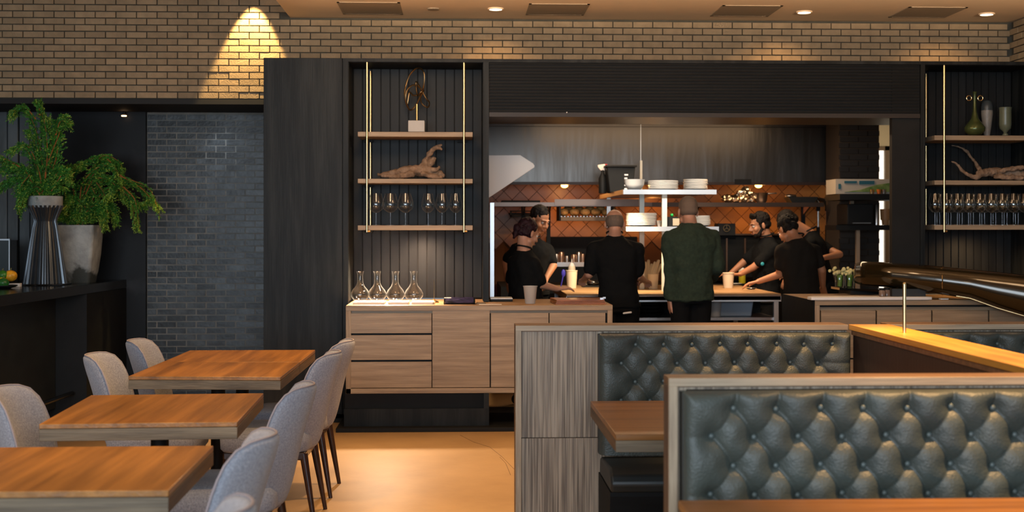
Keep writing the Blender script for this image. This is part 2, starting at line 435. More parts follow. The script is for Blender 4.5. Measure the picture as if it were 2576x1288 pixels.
# ---------------------------------------------------------------- ceiling fittings
for i, ((a, b), lab) in enumerate(zip(((848, 1012), (1322, 1484), (1785, 1970), (2232, 2435)),
        ('grey ceiling grille above the wire sculpture shelf, leftmost of four', 'grey ceiling grille just right of the leftmost round downlight',
         'grey ceiling grille left of the middle round downlight', 'grey ceiling grille left of the rightmost round downlight'))):
    yn, yf = (6, 36) if i == 0 else (10 + 4 * (i - 1), 38 + 3 * (i - 1))
    p1 = G((a + b) / 2 - 70, yn, CZ - .004); p0 = G(a + 20, yf, CZ - .004)
    ya, yb = p1.y, p0.y
    xm = (G(a, yn if i > 0 else yn, CZ).x + G(b, yn, CZ).x) / 2 if i == 0 else None
    if i == 0: xl, xr = G(848, yn, CZ).x, G(1006, yn, CZ).x
    else: xr = G(b, yn, CZ).x; xl = G(a, yf, CZ).x
    t = thing('ceiling_grille', lab, 'ceiling grille', ((xl + xr) / 2, (ya + yb) / 2, CZ - .012), group='grilles in the dropped ceiling')
    obj('frame', MB().box(xl, xr, ya, ya + .02, CZ - .005, CZ).box(xl, xr, yb - .02, yb, CZ - .005, CZ).box(xl, xl + .02, ya, yb, CZ - .005, CZ).box(xr - .02, xr, ya, yb, CZ - .005, CZ), CPAN, t)
    obj('mesh_panel', box(xl + .02, xr - .02, ya + .02, yb - .02, CZ - .004, CZ), CPAN, t)
LAMPE = mat('lamp_lens', (1, .9, .7), .5, emis=(1, .9, .7), estr=9)
for i, ((a, b), lab) in enumerate((((1247, 21), 'round recessed ceiling downlight, leftmost of three, above the kitchen opening left end'), ((2023, 29), 'round recessed ceiling downlight in the middle of the three'), ((2482, 34), 'round recessed ceiling downlight, rightmost of the three, nearest the brick corner'))):
    g = G(a, b, CZ); t = thing('recessed_downlight', lab, 'downlight', (g.x, g.y, CZ - .01), group='round downlights in the dropped ceiling')
    obj('trim_ring', MB().lathe([(.05, 0), (.062, 0), (.064, .012), (.05, .012)], (g.x, g.y, CZ - .012), 24, cap=False), CEIL, t, smooth=True)
    obj('lens', MB().lathe([(.05, 0), (.05, .006)], (g.x, g.y, CZ - .009), 24), LAMPE, t)
g = G(1090, 21, CZ); t = one('ceiling_speaker', MB().lathe([(.045, 0), (.05, .01)], (g.x, g.y, CZ - .01), 24), CPAN, 'small unlit round fitting in the ceiling left of the leftmost downlight', 'ceiling fitting')
g = P(312, 290, AY - .1); t = thing('alcove_spotlight', 'tiny lit spotlight in the dark alcove above the juniper', 'spotlight', (g.x, g.y, g.z - .01))
obj('housing', MB().tube([(g.x, g.y, TB - .045), (g.x, g.y, g.z)], .012), BLACK, t)
obj('lens', MB().lathe([(.022, 0), (.022, .01)], (g.x, g.y, g.z - .01), 16), mat('lamp_warm', (1, .6, .3), .5, emis=(1, .6, .3), estr=3), t)
# ---------------------------------------------------------------- black joinery
def X(px): return PX(px, FY)
jt = thing('tall_cabinet', 'tall black stained timber cabinet standing between the dark brick and the left niche', 'cabinet', (X(762), FY, .03))
obj('door_panel', box(X(663), X(861), FY, FY + .02, .06, FTOP - .0), BLACKW, jt, bevel=.002)
obj('carcass', box(X(663) + .003, X(875), FY + .02, TY - .022, .03, FTOP - .003), BLACKW, jt)
obj('rear_carcass', box(X(663) + .003, X(875), TY - .005, AY - .02, .03, TB - .05), BLACK, jt)
obj('side_stile', box(X(863), X(876), FY - .004, FY + .02, .06, FTOP), BLACKW, jt)
obj('plinth', box(X(663), X(876), FY + .02, NY, .03, .06), BLACK, jt)
struct('trim_1', box(X(861) , 5.0, 9.62, FY + .6, 0, .03), BLACK, bevel=.003)
struct('trim_1b'.replace('1b', '2'), box(X(663), X(861), FY - .03, AY - .02, 0, .03), BLACK)
def niche(name, lab, xa, xb, zb, npl):
    t = thing(name, lab, 'niche', ((xa + xb) / 2, NY, zb))
    obj('side_panel', box(xa - .02, xa, FY + .02, NY + .02, zb, FTOP), BLACKW, t)
    obj('side_panel', box(xb, xb + .02, FY + .02, NY + .02, zb, FTOP), BLACKW, t)
    obj('top_panel', box(xa - .02, xb + .02, FY + .02, NY + .02, PZ(1000, 156, FY), FTOP), BLACKW, t)
    wd = (xb - xa) / npl
    for i in range(npl):
        obj('plank', box(xa + i * wd + .003, xa + (i + 1) * wd - .003, NY, NY + .02, zb, PZ(1000, 156, FY)), BEAD, t, bevel=.002)
    obj('backing', box(xa, xb, NY + .012, NY + .03, zb, FTOP), DKSOF, t)
    return t
nL = niche('display_niche', 'left display niche lined with black vertical boards above the oak sideboard', X(877), X(1215), .93, 14)
nR = niche('display_niche', 'right display niche lined with dark boards, holding vases and rows of stemware', X(2327), XR - .06, .955, 14)
fr = thing('joinery_frame', 'black timber frame of posts and head around niches and kitchen opening', 'frame', (X(1500), FY, .03))
obj('head_rail', box(X(862), XR - .01, FY, FY + .02, PZ(1300, 157, FY), FTOP), BLACKW, fr)
obj('post', box(X(1216), X(1230), FY, NY + .1, .925, PZ(1300, 157, FY)), BLACKW, fr)
obj('post', box(X(2246), X(2316), FY + .02, FY + .08, .955, PZ(1300, 157, FY)), BLACK, fr)
obj('post', box(X(2316), X(2327), FY, FY + .08, .955, PZ(1300, 157, FY)), BLACKW, fr)
obj('cornice', box(X(663), XR - .01, FY + .02, TY, FTOP - .003, FTOP + .004), BLACKW, fr)
lv = thing('louvred_header', 'wide black header of thin horizontal slats over the kitchen opening', 'header', (X(1770), FY, PZ(1300, 293, FY)))
z0, z1 = PZ(1700, 284, FY), PZ(1700, 158, FY); ns = 16
for i in range(ns):
    z = z0 + (z1 - z0) * i / ns
    a = box(X(1231), X(2315), FY + .012, FY + .03, z + .004, z + (z1 - z0) / ns - .004); obj('slat', a, BLACKX, lv)
obj('backing', box(X(1231), X(2315), FY + .028, FY + .05, z0, z1), DKSOF, lv)
obj('bottom_rail', box(X(1231), X(2315), FY, TY + .1, PZ(1700, 295, FY), z0), mat('brown_black_rail', (.02, .014, .011), .5), lv)
p = P(1426, 283, FY - .004)
obj('screw_cap', MB().ell(p, .007), STEELB, lv)
# ---------------------------------------------------------------- kitchen shell
KZ = 2.75
struct('wall_kitchen_left', box(.1, X(1230) - .03, NY + .12, 15.2, 0, KZ), mat('kitchen_wall', (.12, .06, .03), .6))
struct('ceiling_kitchen', box(.1, 5.6, TY + .25, 16.2, KZ, KZ + .08), mat('kitchen_ceiling', (.25, .2, .15), .8))
BY = 14.7
wk = struct('wall_kitchen')
tx0, tx1 = X(1230) - .1, PX(2108, BY)
obj('grout', box(tx0, tx1, BY + .008, BY + .15, 0, KZ), TGROUT, wk)
d = .185; pt = MB().prism([(-d / 2 + .004, 0), (0, -d / 2 + .004), (d / 2 - .004, 0), (0, d / 2 - .004)], 0, .02).mesh('tile', TILE)
i = 0; z = 1.35; row = 0; cnt = 0
rest = MB()
while z < 2.3:
    x = tx0 + d / 2 + (d / 2 if row % 2 else 0)
    while x < tx1 - d / 2 + .01:
        if cnt < 300: inst(pt, 'tile', wk, (x, BY - .006 + random.uniform(-.002, .002), z)); cnt += 1
        else: rest.prism([(x - d / 2 + .004, z), (x, z - d / 2 + .004), (x + d / 2 - .004, z), (x, z + d / 2 - .004)], BY - .006, BY + .01)
        x += d
    z += d / 2; row += 1
# brick pier and window beyond
wp = struct('wall_pier')
KY = 13.4; kx0, kx1 = PX(2112, KY), PX(2212, KY)
obj('mortar', box(kx0 - .0, kx1, KY + .008, KY + .5, 0, KZ), KBM, wp)
kp, kh = 48 * KY / F_PX, 15.2 * KY / F_PX
pk = box(-kp / 2 + .006, kp / 2 - .006, 0, .03, .006, kh - .006).mesh('brick', KB)
z = .9; r = 0
while z < KZ - .05:
    for k in range(-1, 3):
        c = kx0 + kp / 2 + k * kp + (kp / 2 if r % 2 else 0); a = max(c - kp / 2 + .006, kx0); b = min(c + kp / 2 - .006, kx1)
        if b - a > .02: inst(pk, 'brick', wp, ((a + b) / 2, KY - .006, z), scale=((b - a) / (kp - .012), 1, 1))
    z += kh; r += 1
struct('wall_kitchen_right', box(5.6, 5.7, TY, 16.2, 0, KZ), mat('cream_wall', (.45, .38, .27), .8))
WY = 15.6
wx0, wx1 = PX(2216, WY), PX(2330, WY)
CREAM = MATS['cream_wall']
zt = PZ(2230, 368, WY); 
struct('wall_kitchen_back', MB().box(tx1, 5.6, WY, WY + .1, zt, KZ).box(tx1, wx0 - .25, WY, WY + .1, 0, zt).box(wx1, 5.6, WY, WY + .1, 0, zt).box(wx0 - .3, wx1, WY, WY + .1, 0, .6), CREAM)
wn = struct('window_1')
obj('window_frame', MB().box(wx0 - .26, wx1, WY - .02, WY + .06, zt - .05, zt).box(wx0 + .045, wx0 + .1, WY - .02, WY + .06, .6, zt).box(wx0 + .36, wx0 + .42, WY - .02, WY + .06, .6, zt), mat('window_frame', (.12, .08, .05), .5), wn)
obj('pane', box(wx0 - .26, wx1, WY + .03, WY + .04, .6, zt), mat('bright_pane', (.8, .78, .75), .3, emis=(1, .93, .82), estr=.75), wn, label='pane bright with daylight')
for k in range(5):
    obj('blind_slat', box(wx0 + .16 + .04 * k, wx0 + .165 + .04 * k, WY - .01, WY + .02, .6, zt - .05), mat('blind', (.45, .42, .4), .6), wn)
# ---------------------------------------------------------------- niche shelves
def hang_shelf(lab, xa, xb, rods, ys=(10.19, 10.58), pys=((332, 344), (450, 461), (567, 579)), first_front=True):
    t = thing('hanging_shelf', lab, 'shelf', ((xa + xb) / 2, NY, 1.45))
    for a, b in pys:
        z1, z0 = PZ(1100, a, ys[0]), PZ(1100, b, ys[0])
        obj('shelf_board', box(xa, xb, ys[0], ys[1], z0, z1), OAKX, t, bevel=.002)
        for x in rods:
            obj('bracket', box(x - .05, x + .02, ys[1] - .04, ys[1] + .015, z0 - .02, z0), BLACK, t)
    zt, zb = PZ(1100, 158, ys[0]), PZ(1100, 584, ys[0])
    for x in rods:
        obj('rod', MB().tube([(x, ys[0] - .012, zb), (x, ys[0] - .012, zt)], .0095, 12), BRASS, t, smooth=True)
        obj('rod', MB().tube([(x, ys[1] + .0, zb + .04), (x, ys[1] + .0, zt - .02)], .0095, 12), BRASS, t, smooth=True)
        obj('rod_foot', MB().tube([(x, ys[0] - .012, zb + .006), (x + .025, ys[0] - .012, zb + .006)], .007, 8), BRASS, t, smooth=True)
    return t
shL = hang_shelf('three oak shelves hung on brass rods in the left niche', PX(900, 10.19), PX(1189, 10.19), (PX(923, 10.18), PX(1167, 10.18)))
shR = hang_shelf('three oak shelves hung on brass rods in the right niche', PX(2351, 10.19), XR - .068, (PX(2375, 10.18),), pys=((337, 349), (452, 463), (566, 578)))
# puck lights
PUCK = mat('puck_lens', (1, .8, .55), .4, emis=(1, .78, .5), estr=22)
for (a, b, lab) in ((1118, 577, 'small lit puck light under the lowest left shelf'), ):
    g = P(a, b, 10.22); t = thing('puck_light', lab, 'puck light', g)
    obj('housing', MB().lathe([(.026, 0), (.026, .012)], (g.x, g.y, g.z), 16), BRASS, t)
    obj('lens', MB().lathe([(.02, -.004), (.02, 0)], (g.x, g.y, g.z), 16), PUCK, t)
spot((X(1060), 10.24, 1.44), (X(1060), 10.4, .9), 42, (1, .68, .46), size=150, blend=1, r=.03)
spot((X(960), 10.24, 1.44), (X(960), 10.05, .9), 190, (1, .7, .45), size=110, blend=1, r=.03)
spot((X(2490), 10.26, 1.43), (X(2490), 10.42, .95), 9, (1, .62, .3), size=150, blend=1, r=.02)
# ---------------------------------------------------------------- sculpture
sz = PZ(1050, 331.5, 10.3)
g = P(1048, 331, 10.36); t = thing('wire_sculpture', 'abstract looped brass wire sculpture on a pale stone cube, top left shelf', 'sculpture', (g.x, g.y, sz))
s = .064
obj('stone_base', box(g.x - s, g.x + s, g.y - s, g.y + s, sz, PZ(1048, 303, 10.3)), STONE, t, bevel=.003)
zt = PZ(1048, 262, 10.36)
obj('stem', MB().tube([(g.x, g.y, PZ(1048, 303, 10.36) - .01), (g.x, g.y, zt)], .008), BRASS, t, smooth=True)
def cat(pts, n=8, closed=True):
    out = []; m = len(pts)
    for i in range(m if closed else m - 1):
        p0, p1, p2, p3 = (Vector(pts[(i - 1) % m] if closed else pts[max(i - 1, 0)]), Vector(pts[i]), Vector(pts[(i + 1) % m]), Vector(pts[(i + 2) % m] if closed else pts[min(i + 2, m - 1)]))
        for k in range(n):
            u = k / n; out.append(.5 * ((2 * p1) + (p2 - p0) * u + (2 * p0 - 5 * p1 + 4 * p2 - p3) * u * u + (3 * p1 - p0 - 3 * p2 + p3) * u ** 3))
    if not closed: out.append(Vector(pts[-1]))
    return out
lp = [(1024, 262, 0), (1018, 230, .03), (1030, 190, .04), (1050, 171, 0), (1066, 182, -.04), (1066, 215, -.03), (1058, 240, .02), (1044, 268, .05), (1031, 276, .02), (1021, 255, -.04), (1024, 228, -.05), (1040, 214, -.02), (1058, 222, .03), (1058, 236, .06), (1040, 240, .04), (1030, 233, 0)]
lp = [(a, b, c) for a, b, c in lp]
obj('wire_loop', MB().tube(cat([P(a, b, 10.36 + c) for a, b, c in lp]), .0065, 8, True), BRASSD, t, smooth=True)
lp = [(1046, 206, .02), (1058, 222, -.02), (1070, 245, -.04), (1080, 258, 0), (1076, 270, .04), (1062, 262, .05), (1058, 245, .02), (1066, 228, -.02), (1058, 232, -.05), (1050, 240, 0)]
obj('wire_loop', MB().tube(cat([P(a, b, 10.36 + c) for a, b, c in lp]), .0055, 8, True), BRASSD, t, smooth=True)
# ---------------------------------------------------------------- driftwood
def drift(lab, base, limbs, Y):
    mb = MB()
    for pts, rs in limbs:
        q = cat([P(a, b, Y + c) for a, b, c in pts], 6, False); m = len(q)
        rr = []
        for i in range(m):
            u = i / (m - 1) * (len(rs) - 1); k = min(int(u), len(rs) - 2); rr.append((rs[k] * (1 - (u - k)) + rs[k + 1] * (u - k)) * (1 + .22 * noise.noise(q[i] * 30)))
        mb.tube(q, rr, 12)
    zb = min(v[2] for v in mb.v)
    o = obj('driftwood', mb, BWOOD, smooth=True, ang=3)
    o.location.z = base
    rm = o.modifiers.new('remesh', 'REMESH'); rm.mode = 'VOXEL'; rm.voxel_size = .006; rm.use_smooth_shade = True
    tx = bpy.data.textures.new('knots', 'CLOUDS'); tx.noise_scale = .035
    dm = o.modifiers.new('knots', 'DISPLACE'); dm.texture = tx; dm.strength = .018; dm.texture_coords = 'LOCAL'
    return tag(o, lab, 'driftwood')
z2 = PZ(1100, 450, 10.19)
drift('gnarled tan driftwood piece lying on the middle left shelf with one raised arm', z2, [
    ([(950, 440, 0), (985, 438, .02), (1025, 428, 0), (1060, 430, 0), (1100, 438, .02), (1118, 443, 0)], [.012, .03, .034, .045, .035, .012]),
    ([(958, 442, -.05), (1000, 444, -.05), (1040, 436, -.03)], [.01, .02, .03]),
    ([(1050, 430, 0), (1066, 418, 0), (1074, 400, .02), (1082, 386, 0), (1094, 372, -.02), (1112, 364, 0)], [.04, .036, .024, .02, .017, .012]),
    ([(1070, 420, .02), (1086, 408, .04), (1092, 396, .03)], [.03, .024, .014]),
    ([(1094, 372, 0), (1108, 374, -.03), (1112, 377, -.03)], [.016, .012, .008]),
    ([(1080, 428, 0), (1100, 425, -.04), (1106, 418, -.04)], [.028, .016, .01]),
    ([(1060, 436, -.04), (1090, 444, -.06), (1112, 446, -.05)], [.022, .02, .012])], 10.36)
drift('twisted orange brown driftwood branch with thin curling arms, middle right shelf', PZ(2450, 452, 10.19), [
    ([(2393, 404, 0), (2408, 412, .0), (2418, 424, .0), (2436, 438, 0), (2456, 443, 0), (2472, 430, 0)], [.006, .01, .012, .015, .022, .03]),
    ([(2392, 363, .1), (2424, 372, .12), (2444, 395, .13), (2458, 414, .12), (2468, 430, .05)], [.004, .008, .012, .014, .02]),
    ([(2460, 436, 0), (2500, 430, .03), (2540, 434, 0), (2600, 438, 0)], [.03, .034, .036, .03]),
    ([(2510, 430, -.04), (2550, 422, -.06), (2585, 420, -.04), (2620, 430, 0)], [.02, .02, .016, .01]),
    ([(2500, 442, -.05), (2545, 444, -.06), (2590, 446, -.04)], [.016, .022, .014])], 10.36)
# ---------------------------------------------------------------- glassware
def lathe_shell(prof, th=.0016, seg=24):
    inner = [(max(r - th, .0005), z) for r, z in reversed(prof)]
    return MB().lathe(prof + inner, (0, 0, 0), seg, cap=False)
def wine_glass(big):
    t = thing('wine_glass', 'x', 'wine glass')
    k = 1.0 if big else .84
    bowl = [(.004, .098), (.02, .102), (.05 * k + .002, .125), (.063 * k, .152), (.061 * k, .178), (.052 * k, .21), (.042 * k, .25)]
    obj('bowl', lathe_shell(bowl, .0014), GLASS, t, W=False, smooth=True)
    obj('stem', MB().lathe([(.0045, .006), (.004, .05), (.0055, .098)], seg=12), GLASS, t, W=False, smooth=True)
    obj('foot', MB().lathe([(.036, 0), (.036, .002), (.01, .005), (.004, .007)], seg=24), GLASS, t, W=False, smooth=True)
    return t
z3 = PZ(1100, 567, 10.19) + .0005
gb = wine_glass(True); gs = wine_glass(False)
names = ['wide-bowled wine glass, leftmost on the bottom left shelf beside the brass rod', 'wide-bowled wine glass, second from left on the bottom left shelf', 'wide-bowled wine glass, third from left, just before the gap on the bottom left shelf',
         'narrow-bowled wine glass, first after the gap on the bottom left shelf', 'narrow-bowled wine glass, second from right on the bottom left shelf', 'narrow-bowled wine glass, rightmost on the bottom left shelf']
for i, px in enumerate((946, 982, 1020, 1077, 1112, 1146)):
    src = gb if i < 3 else gs; p = P(px, 570, 10.32); loc = (p.x, 10.32, z3)
    if i in (0, 3): o = src; o.location = loc; o['label'] = names[i]
    else: o = copy_tree(src, loc, None, names[i])
    o['group'] = 'wine glasses on the bottom left shelf'
zr = PZ(2500, 566, 10.19) + .0005
for row, yy in enumerate((10.27, 10.38, 10.49)):
    for i in range(12):
        px = 2352 + i * 28.2 + (0, 12, 5)[row]
        if px < 2384 and row == 0: pass
        p = P(px, 560, yy)
        o = copy_tree(gs, (p.x, yy, zr), None, '%s stem glass from the left in the %s row on the bottom right shelf' % (ORD[i], ('front', 'middle', 'back')[row]), 'stemmed glasses on the bottom right shelf')
# vases right
def vase(name, lab, px, prof, m, Y=10.36, extra=None):
    z = PZ(2500, 337, 10.19); p = P(px, 300, Y)
    t = thing(name, lab, 'vase', (p.x, Y, z))
    obj('body', MB().lathe(prof, seg=32), m, t, W=False, smooth=True, ang=1.2)
    return t
GREENV = mat('olive_glaze', (.07, .09, .03), .22, .35, var=.3, vscale=8)
v = vase('bottle_vase', 'olive green bottle vase with long neck and two gold ring handles', 2452, [(.045, 0), (.078, .03), (.082, .06), (.06, .09), (.03, .13), (.016, .19), (.012, .27), (.013, .33), (.018, .345), (.014, .346)], GREENV, Y=10.32)
for sgn in (-1, 1):
    obj('ring_handle', MB().tube([(sgn * .046 + .02 * math.cos(a * PI / 8), 0, .295 + .02 * math.sin(a * PI / 8)) for a in range(16)], .0042, 8, True), BRASS, v, W=False, smooth=True)
v = vase('tall_vase', 'tall grey vase with dark shoulder standing behind the bottle vase', 2483, [(.022, 0), (.034, .08), (.046, .18), (.046, .21)], mat('grey_glaze', (.25, .23, .2), .4, bump=.3, bscale=50), Y=10.47)
obj('shoulder', MB().lathe([(.046, .21), (.046, .24), (.042, .27), (.03, .285), (.028, .29)], seg=32), mat('slate_glaze', (.05, .06, .065), .35), v, W=False, smooth=True, ang=1.2)
v = vase('goblet_vase', 'grey green goblet shaped vase on a small foot, top right shelf', 2529, [(.022, 0), (.024, .008), (.012, .02), (.02, .035), (.043, .055), (.048, .09), (.047, .2), (.051, .225), (.045, .226), (.042, .2), (.04, .09)], mat('celadon_glaze', (.12, .135, .09), .3, var=.15))
# ---------------------------------------------------------------- sideboards
SYF = F_PX * (H - .92) / (768 - HOR)
def cabinet(lab, xl, xr, yf, yb, zb, zt, kind):
    t = thing('sideboard', lab, 'sideboard', ((xl + xr) / 2, (yf + yb) / 2, zb))
    e = .038
    obj('top_board', box(xl, xr, yf, yb, zt - e, zt), OAKTOP, t, bevel=.002)
    obj('frame_top', box(xl, xr, yf - .002, yf + .02, zt - e, zt - .002), OAKX, t, bevel=.001)
    obj('side_board', box(xl, xl + e, yf, yb, zb, zt - e), OAKZ, t, bevel=.002)
    obj('side_board', box(xr - e, xr, yf, yb, zb, zt - e), OAKZ, t, bevel=.002)
    obj('bottom_board', box(xl, xr, yf, yb, zb - .0, zb + e), OAKX, t, bevel=.002)
    obj('carcass', box(xl + e, xr - e, yf + .045, yb - .01, zb + e, zt - e), DKSOF, t)
    return t
xl, xr = PX(870, SYF), PX(1541, SYF); zb = PZ(1000, 990, SYF)
sb = cabinet('oak sideboard with drawers under the left niche and kitchen opening', xl, xr, SYF, NY - .005, zb, .92, 0)
def sx(px): return PX(px, SYF)
def szz(py): return PZ(1100, py, SYF)
obj('finger_rail', box(xl + .038, xr - .038, SYF + .022, SYF + .045, szz(789), szz(779)), OAKX, sb)
for a, b in ((788, 838), (843, 905), (910, 975)):
    obj('drawer', box(sx(882.5), sx(1085.5), SYF + .002, SYF + .022, szz(b), szz(a)), OAKX, sb, bevel=.0015)
for a, b in ((1087.5, 1232), (1235, 1380), (1382.5, 1523)):
    obj('door', box(sx(a), sx(b), SYF + .002, SYF + .022, szz(975), szz(788 if a > 1100 else 780)), OAKX, sb, bevel=.0015)
pl = thing('black_plinth', 'low black recessed plinth box under the oak sideboard', 'plinth', (sx(1048), SYF + .1, .03))
obj('base_front', box(sx(866), sx(1230), SYF - .02, SYF + .0, .03, szz(1027)), BLACKW, pl)
obj('end_post', box(sx(1217), sx(1230), SYF - .02, SYF + .0, szz(1027), zb - .001), BLACKW, pl)
obj('back_box', box(sx(866), sx(1230), SYF + .06, NY, .03, zb - .001), BLACK, pl)
# right counter
RZ = .95; RYF = F_PX * (H - RZ) / (757 - HOR); rx0 = PX(2050, RYF)
sb2 = cabinet('oak counter with drawers below the right niche, black end panel', rx0, XR - .02, RYF, NY - .005, .1, RZ, 1)
def rx(px): return PX(px, RYF)
obj('end_panel', box(rx0 - .012, rx0 - .0, RYF + .002, 10.75, .1, RZ - .001), BLACKX, sb2)
obj('rear_counter', box(rx0, 3.34, NY - .004, 10.75, .1, RZ), OAKTOP, sb2)
obj('plinth', box(rx0 + .04, XR - .05, RYF + .08, NY - .1, .03, .1), BLACK, sb2)
bn = (2064, 2205, 2345, 2488, 2630)
for a, b in zip(bn, bn[1:]):
    obj('drawer', box(rx(a) + .006, rx(b) - .006, RYF + .002, RYF + .03, PZ(2300, 900, RYF), PZ(2300, 781, RYF)), OAKX, sb2, bevel=.0015)
    obj('door', box(rx(a) + .006, rx(b) - .006, RYF + .002, RYF + .03, .15, PZ(2300, 904, RYF)), OAKX, sb2, bevel=.0015)
obj('finger_rail', box(rx(2064), rx(2630), RYF + .03, RYF + .045, PZ(2300, 781, RYF), PZ(2300, 773, RYF)), OAKX, sb2)
E = RZ + .0005
one('marble_slab', MB().prism([(PX(2030, RYF + .1), RYF + .09), (PX(2040, RYF), RYF - .012), (rx(2330), RYF - .012), (rx(2345), RYF + .003), (rx(2345), RYF + .2), (PX(2044, RYF + .2), RYF + .2)], E, E + .022, 'z'), WHITE, 'thin white slab lying on the right oak counter', 'slab', bevel=.003)
one('oak_board', box(PX(2062, 10.1), PX(2220, 10.1), RYF + .21, 10.22, E, E + .015), OAKTOP, 'low wooden board behind the white slab on the right counter', 'board', bevel=.003)
# black raised counter with flowers
bc = thing('black_riser', 'raised black gloss ledge on the right counter carrying flowers and the long case', 'ledge', (3.2, 10.4, E))
ct = 1.015
obj('ledge_top', MB().prism([(PX(2096, 10.6), 10.66), (PX(2096, 10.6), 10.42), (PX(2235, 10.03), 10.0), (3.37, 10.0), (3.37, 10.66)], ct - .018, ct, 'z'), BLACKG, bc)
obj('base', box(PX(2130, 10.4), 3.36, 10.3, 10.62, E + .016, ct - .019), BLACK, bc)
# long glossy curved case
dc = thing('display_case', 'long glossy black curved display case with a thin brass band at right', 'display case', (3.8, 9.95, RZ))
secs = []
rows = [(2146, 701, 706, 10.36, .02), (2151, 664, 712, 10.33, .08), (2170, 656, 718, 10.26, .12), (2230, 660, 722, 10.08, .13), (2300, 664, 732, 9.97, .14), (2371, 670, 741, 9.88, .15), (2440, 677, 752, 9.80, .16), (2510, 684, 778, 9.72, .16), (2576, 691, 798, 9.64, .16), (2640, 700, 812, 9.56, .15)]
for px, a, b, Y, dp in rows:
    t_, u_ = P(px, a, Y), P(px, b, Y); c = (t_ + u_) / 2
    secs.append((c, Vector((0, 0, (t_.z - u_.z) / 2)), Vector((.35, .93, 0)).normalized() * dp))
q = []
for i in range(len(secs) - 1):
    for k in range(4):
        u = k / 4; q.append(tuple(secs[i][j] * (1 - u) + secs[i + 1][j] * u for j in range(3)))
q.append(secs[-1])
obj('shell', MB().loft(q, 48), CASE, dc, smooth=True, ang=1.2)
i = 20; c, zz, ff = q[i]
ring = [c + zz * 1.01 * math.cos(a) - ff * 1.01 * math.sin(a) for a in [PI * (k / 24) * .93 for k in range(25)]]
obj('brass_band', MB().tube(ring, .005, 6), BRASS, dc, smooth=True)
lip = [c_ - z_ * .9 - f_ * .5 for c_, z_, f_ in q[22:34]]
obj('base_strip', MB().tube(lip, .007, 6), BRASS, dc, smooth=True)
obj('case_foot', box(PX(2240, 9.9), PX(2324, 9.9), 9.86, 9.97, E + .0225, 1.03), mat('slate_box', (.03, .035, .04), .4), dc)
JAR = mat('jar_glass', (.35, .25, .2), .15, trans=.5)
for i, (a, b, l) in enumerate(((2210, 2228, 'left small dark glass jar on the white slab'), (2222, 2240, 'right small dark glass jar beside the case foot'))):
    Y = RYF + .04 + i * .06; c = P((a + b) / 2, 700, Y)
    t = thing('spice_jar', l, 'jar', (c.x, Y, E + .0225))
    obj('body', MB().lathe([(.02, 0), (.024, .004), (.024, .045), (.02, .05)], seg=16), JAR, t, W=False, smooth=True)
    obj('lid', MB().lathe([(.022, .05), (.022, .065)], seg=16), BLACK, t, W=False)
p = P(2375, 752, RYF + .05)
one('white_card', box(p.x - .03, p.x + .03, RYF + .04, RYF + .08, E, E + .008), WHITE, 'small white card lying below the brass band of the case', 'card')
for i, (px, l) in enumerate(((2112, 'left glass jar of pale yellow flowers at the end of the black ledge'), (2137, 'right glass jar of pale yellow flowers beside the glossy case'))):
    Y = 10.54; c = P(px, 700, Y); t = thing('flower_jar', l, 'jar of flowers', (c.x, Y, ct))
    obj('jar', lathe_shell([(.03, .001), (.036, .01), (.036, .09), (.034, .095)], .002), GLASS, t, W=False, smooth=True)
    obj('stems', MB().tube([(0, 0, .005), (.01, 0, .1)], .018, 8).tube([(.01, .01, .005), (-.015, 0, .1)], .01), mat('herb_green', (.1, .2, .02), .6), t, W=False)
    fm = MB()
    for k in range(16):
        fm.ell((random.gauss(0, .025), random.gauss(0, .02), .12 + random.uniform(-.02, .035)), random.uniform(.011, .018), seg=8, rings=6)
    obj('blossoms', fm, mat('pale_blossom', (.75, .68, .32), .7, var=.2, bump=1, bscale=100), t, W=False, smooth=True, kind='stuff')
# ---------------------------------------------------------------- things on the left sideboard
ZC = .9205
def carafe():
    t = thing('carafe', 'x', 'carafe')
    pr = [(.02, .001), (.05, .006), (.072, .035), (.074, .055), (.06, .085), (.035, .115), (.024, .14), (.021, .18), (.022, .21), (.03, .232)]
    obj('body', lathe_shell(pr, .002, 32), GLASS, t, W=False, smooth=True)
    return t
c0 = carafe()
for i, px in enumerate((906, 949, 995, 1041)):
    p = P(px, 748, 10.38); loc = (p.x, 10.38, ZC)
    lab = '%s glass carafe from the left in the row under the left niche' % ORD[i]
    if i == 0: c0.location = loc; o = c0; o['label'] = lab
    else: o = copy_tree(c0, loc, None, lab)
    o['group'] = 'round glass carafes on the sideboard'
for i, (a, b, l) in enumerate(((887, 967, 'leftmost stack of brightly lit white menus before the carafes'), (975, 1027, 'middle stack of brightly lit white menus'), (1034, 1090, 'rightmost stack of brightly lit white menus, beside the spike'))):
    Y0, Y1 = 9.86, 10.12
    t = thing('menu_stack', l, 'menus', ((PX(a, Y0) + PX(b, Y0)) / 2, 10, ZC))
    for k in range(3):
        obj('menu', box(PX(a, Y0) + random.uniform(0, .006), PX(b, Y0) - random.uniform(0, .006), Y0 + .003 * k, Y1, ZC + .006 * k, ZC + .006 * k + .005), PAPER, t)
p = P(1092, 748, 10.1)
t = thing('receipt_spike', 'thin gold receipt spike on a round base next to the menus', 'receipt spike', (p.x, 10.1, ZC))
obj('base', MB().lathe([(.038, 0), (.038, .006), (.03, .012), (.01, .018), (.012, .026), (.002, .03)], seg=24), BRASS, t, W=False, smooth=True)
obj('needle', MB().lathe([(.0022, .02), (.0018, .16), (.0004, .175)], seg=8), BRASS, t, W=False)
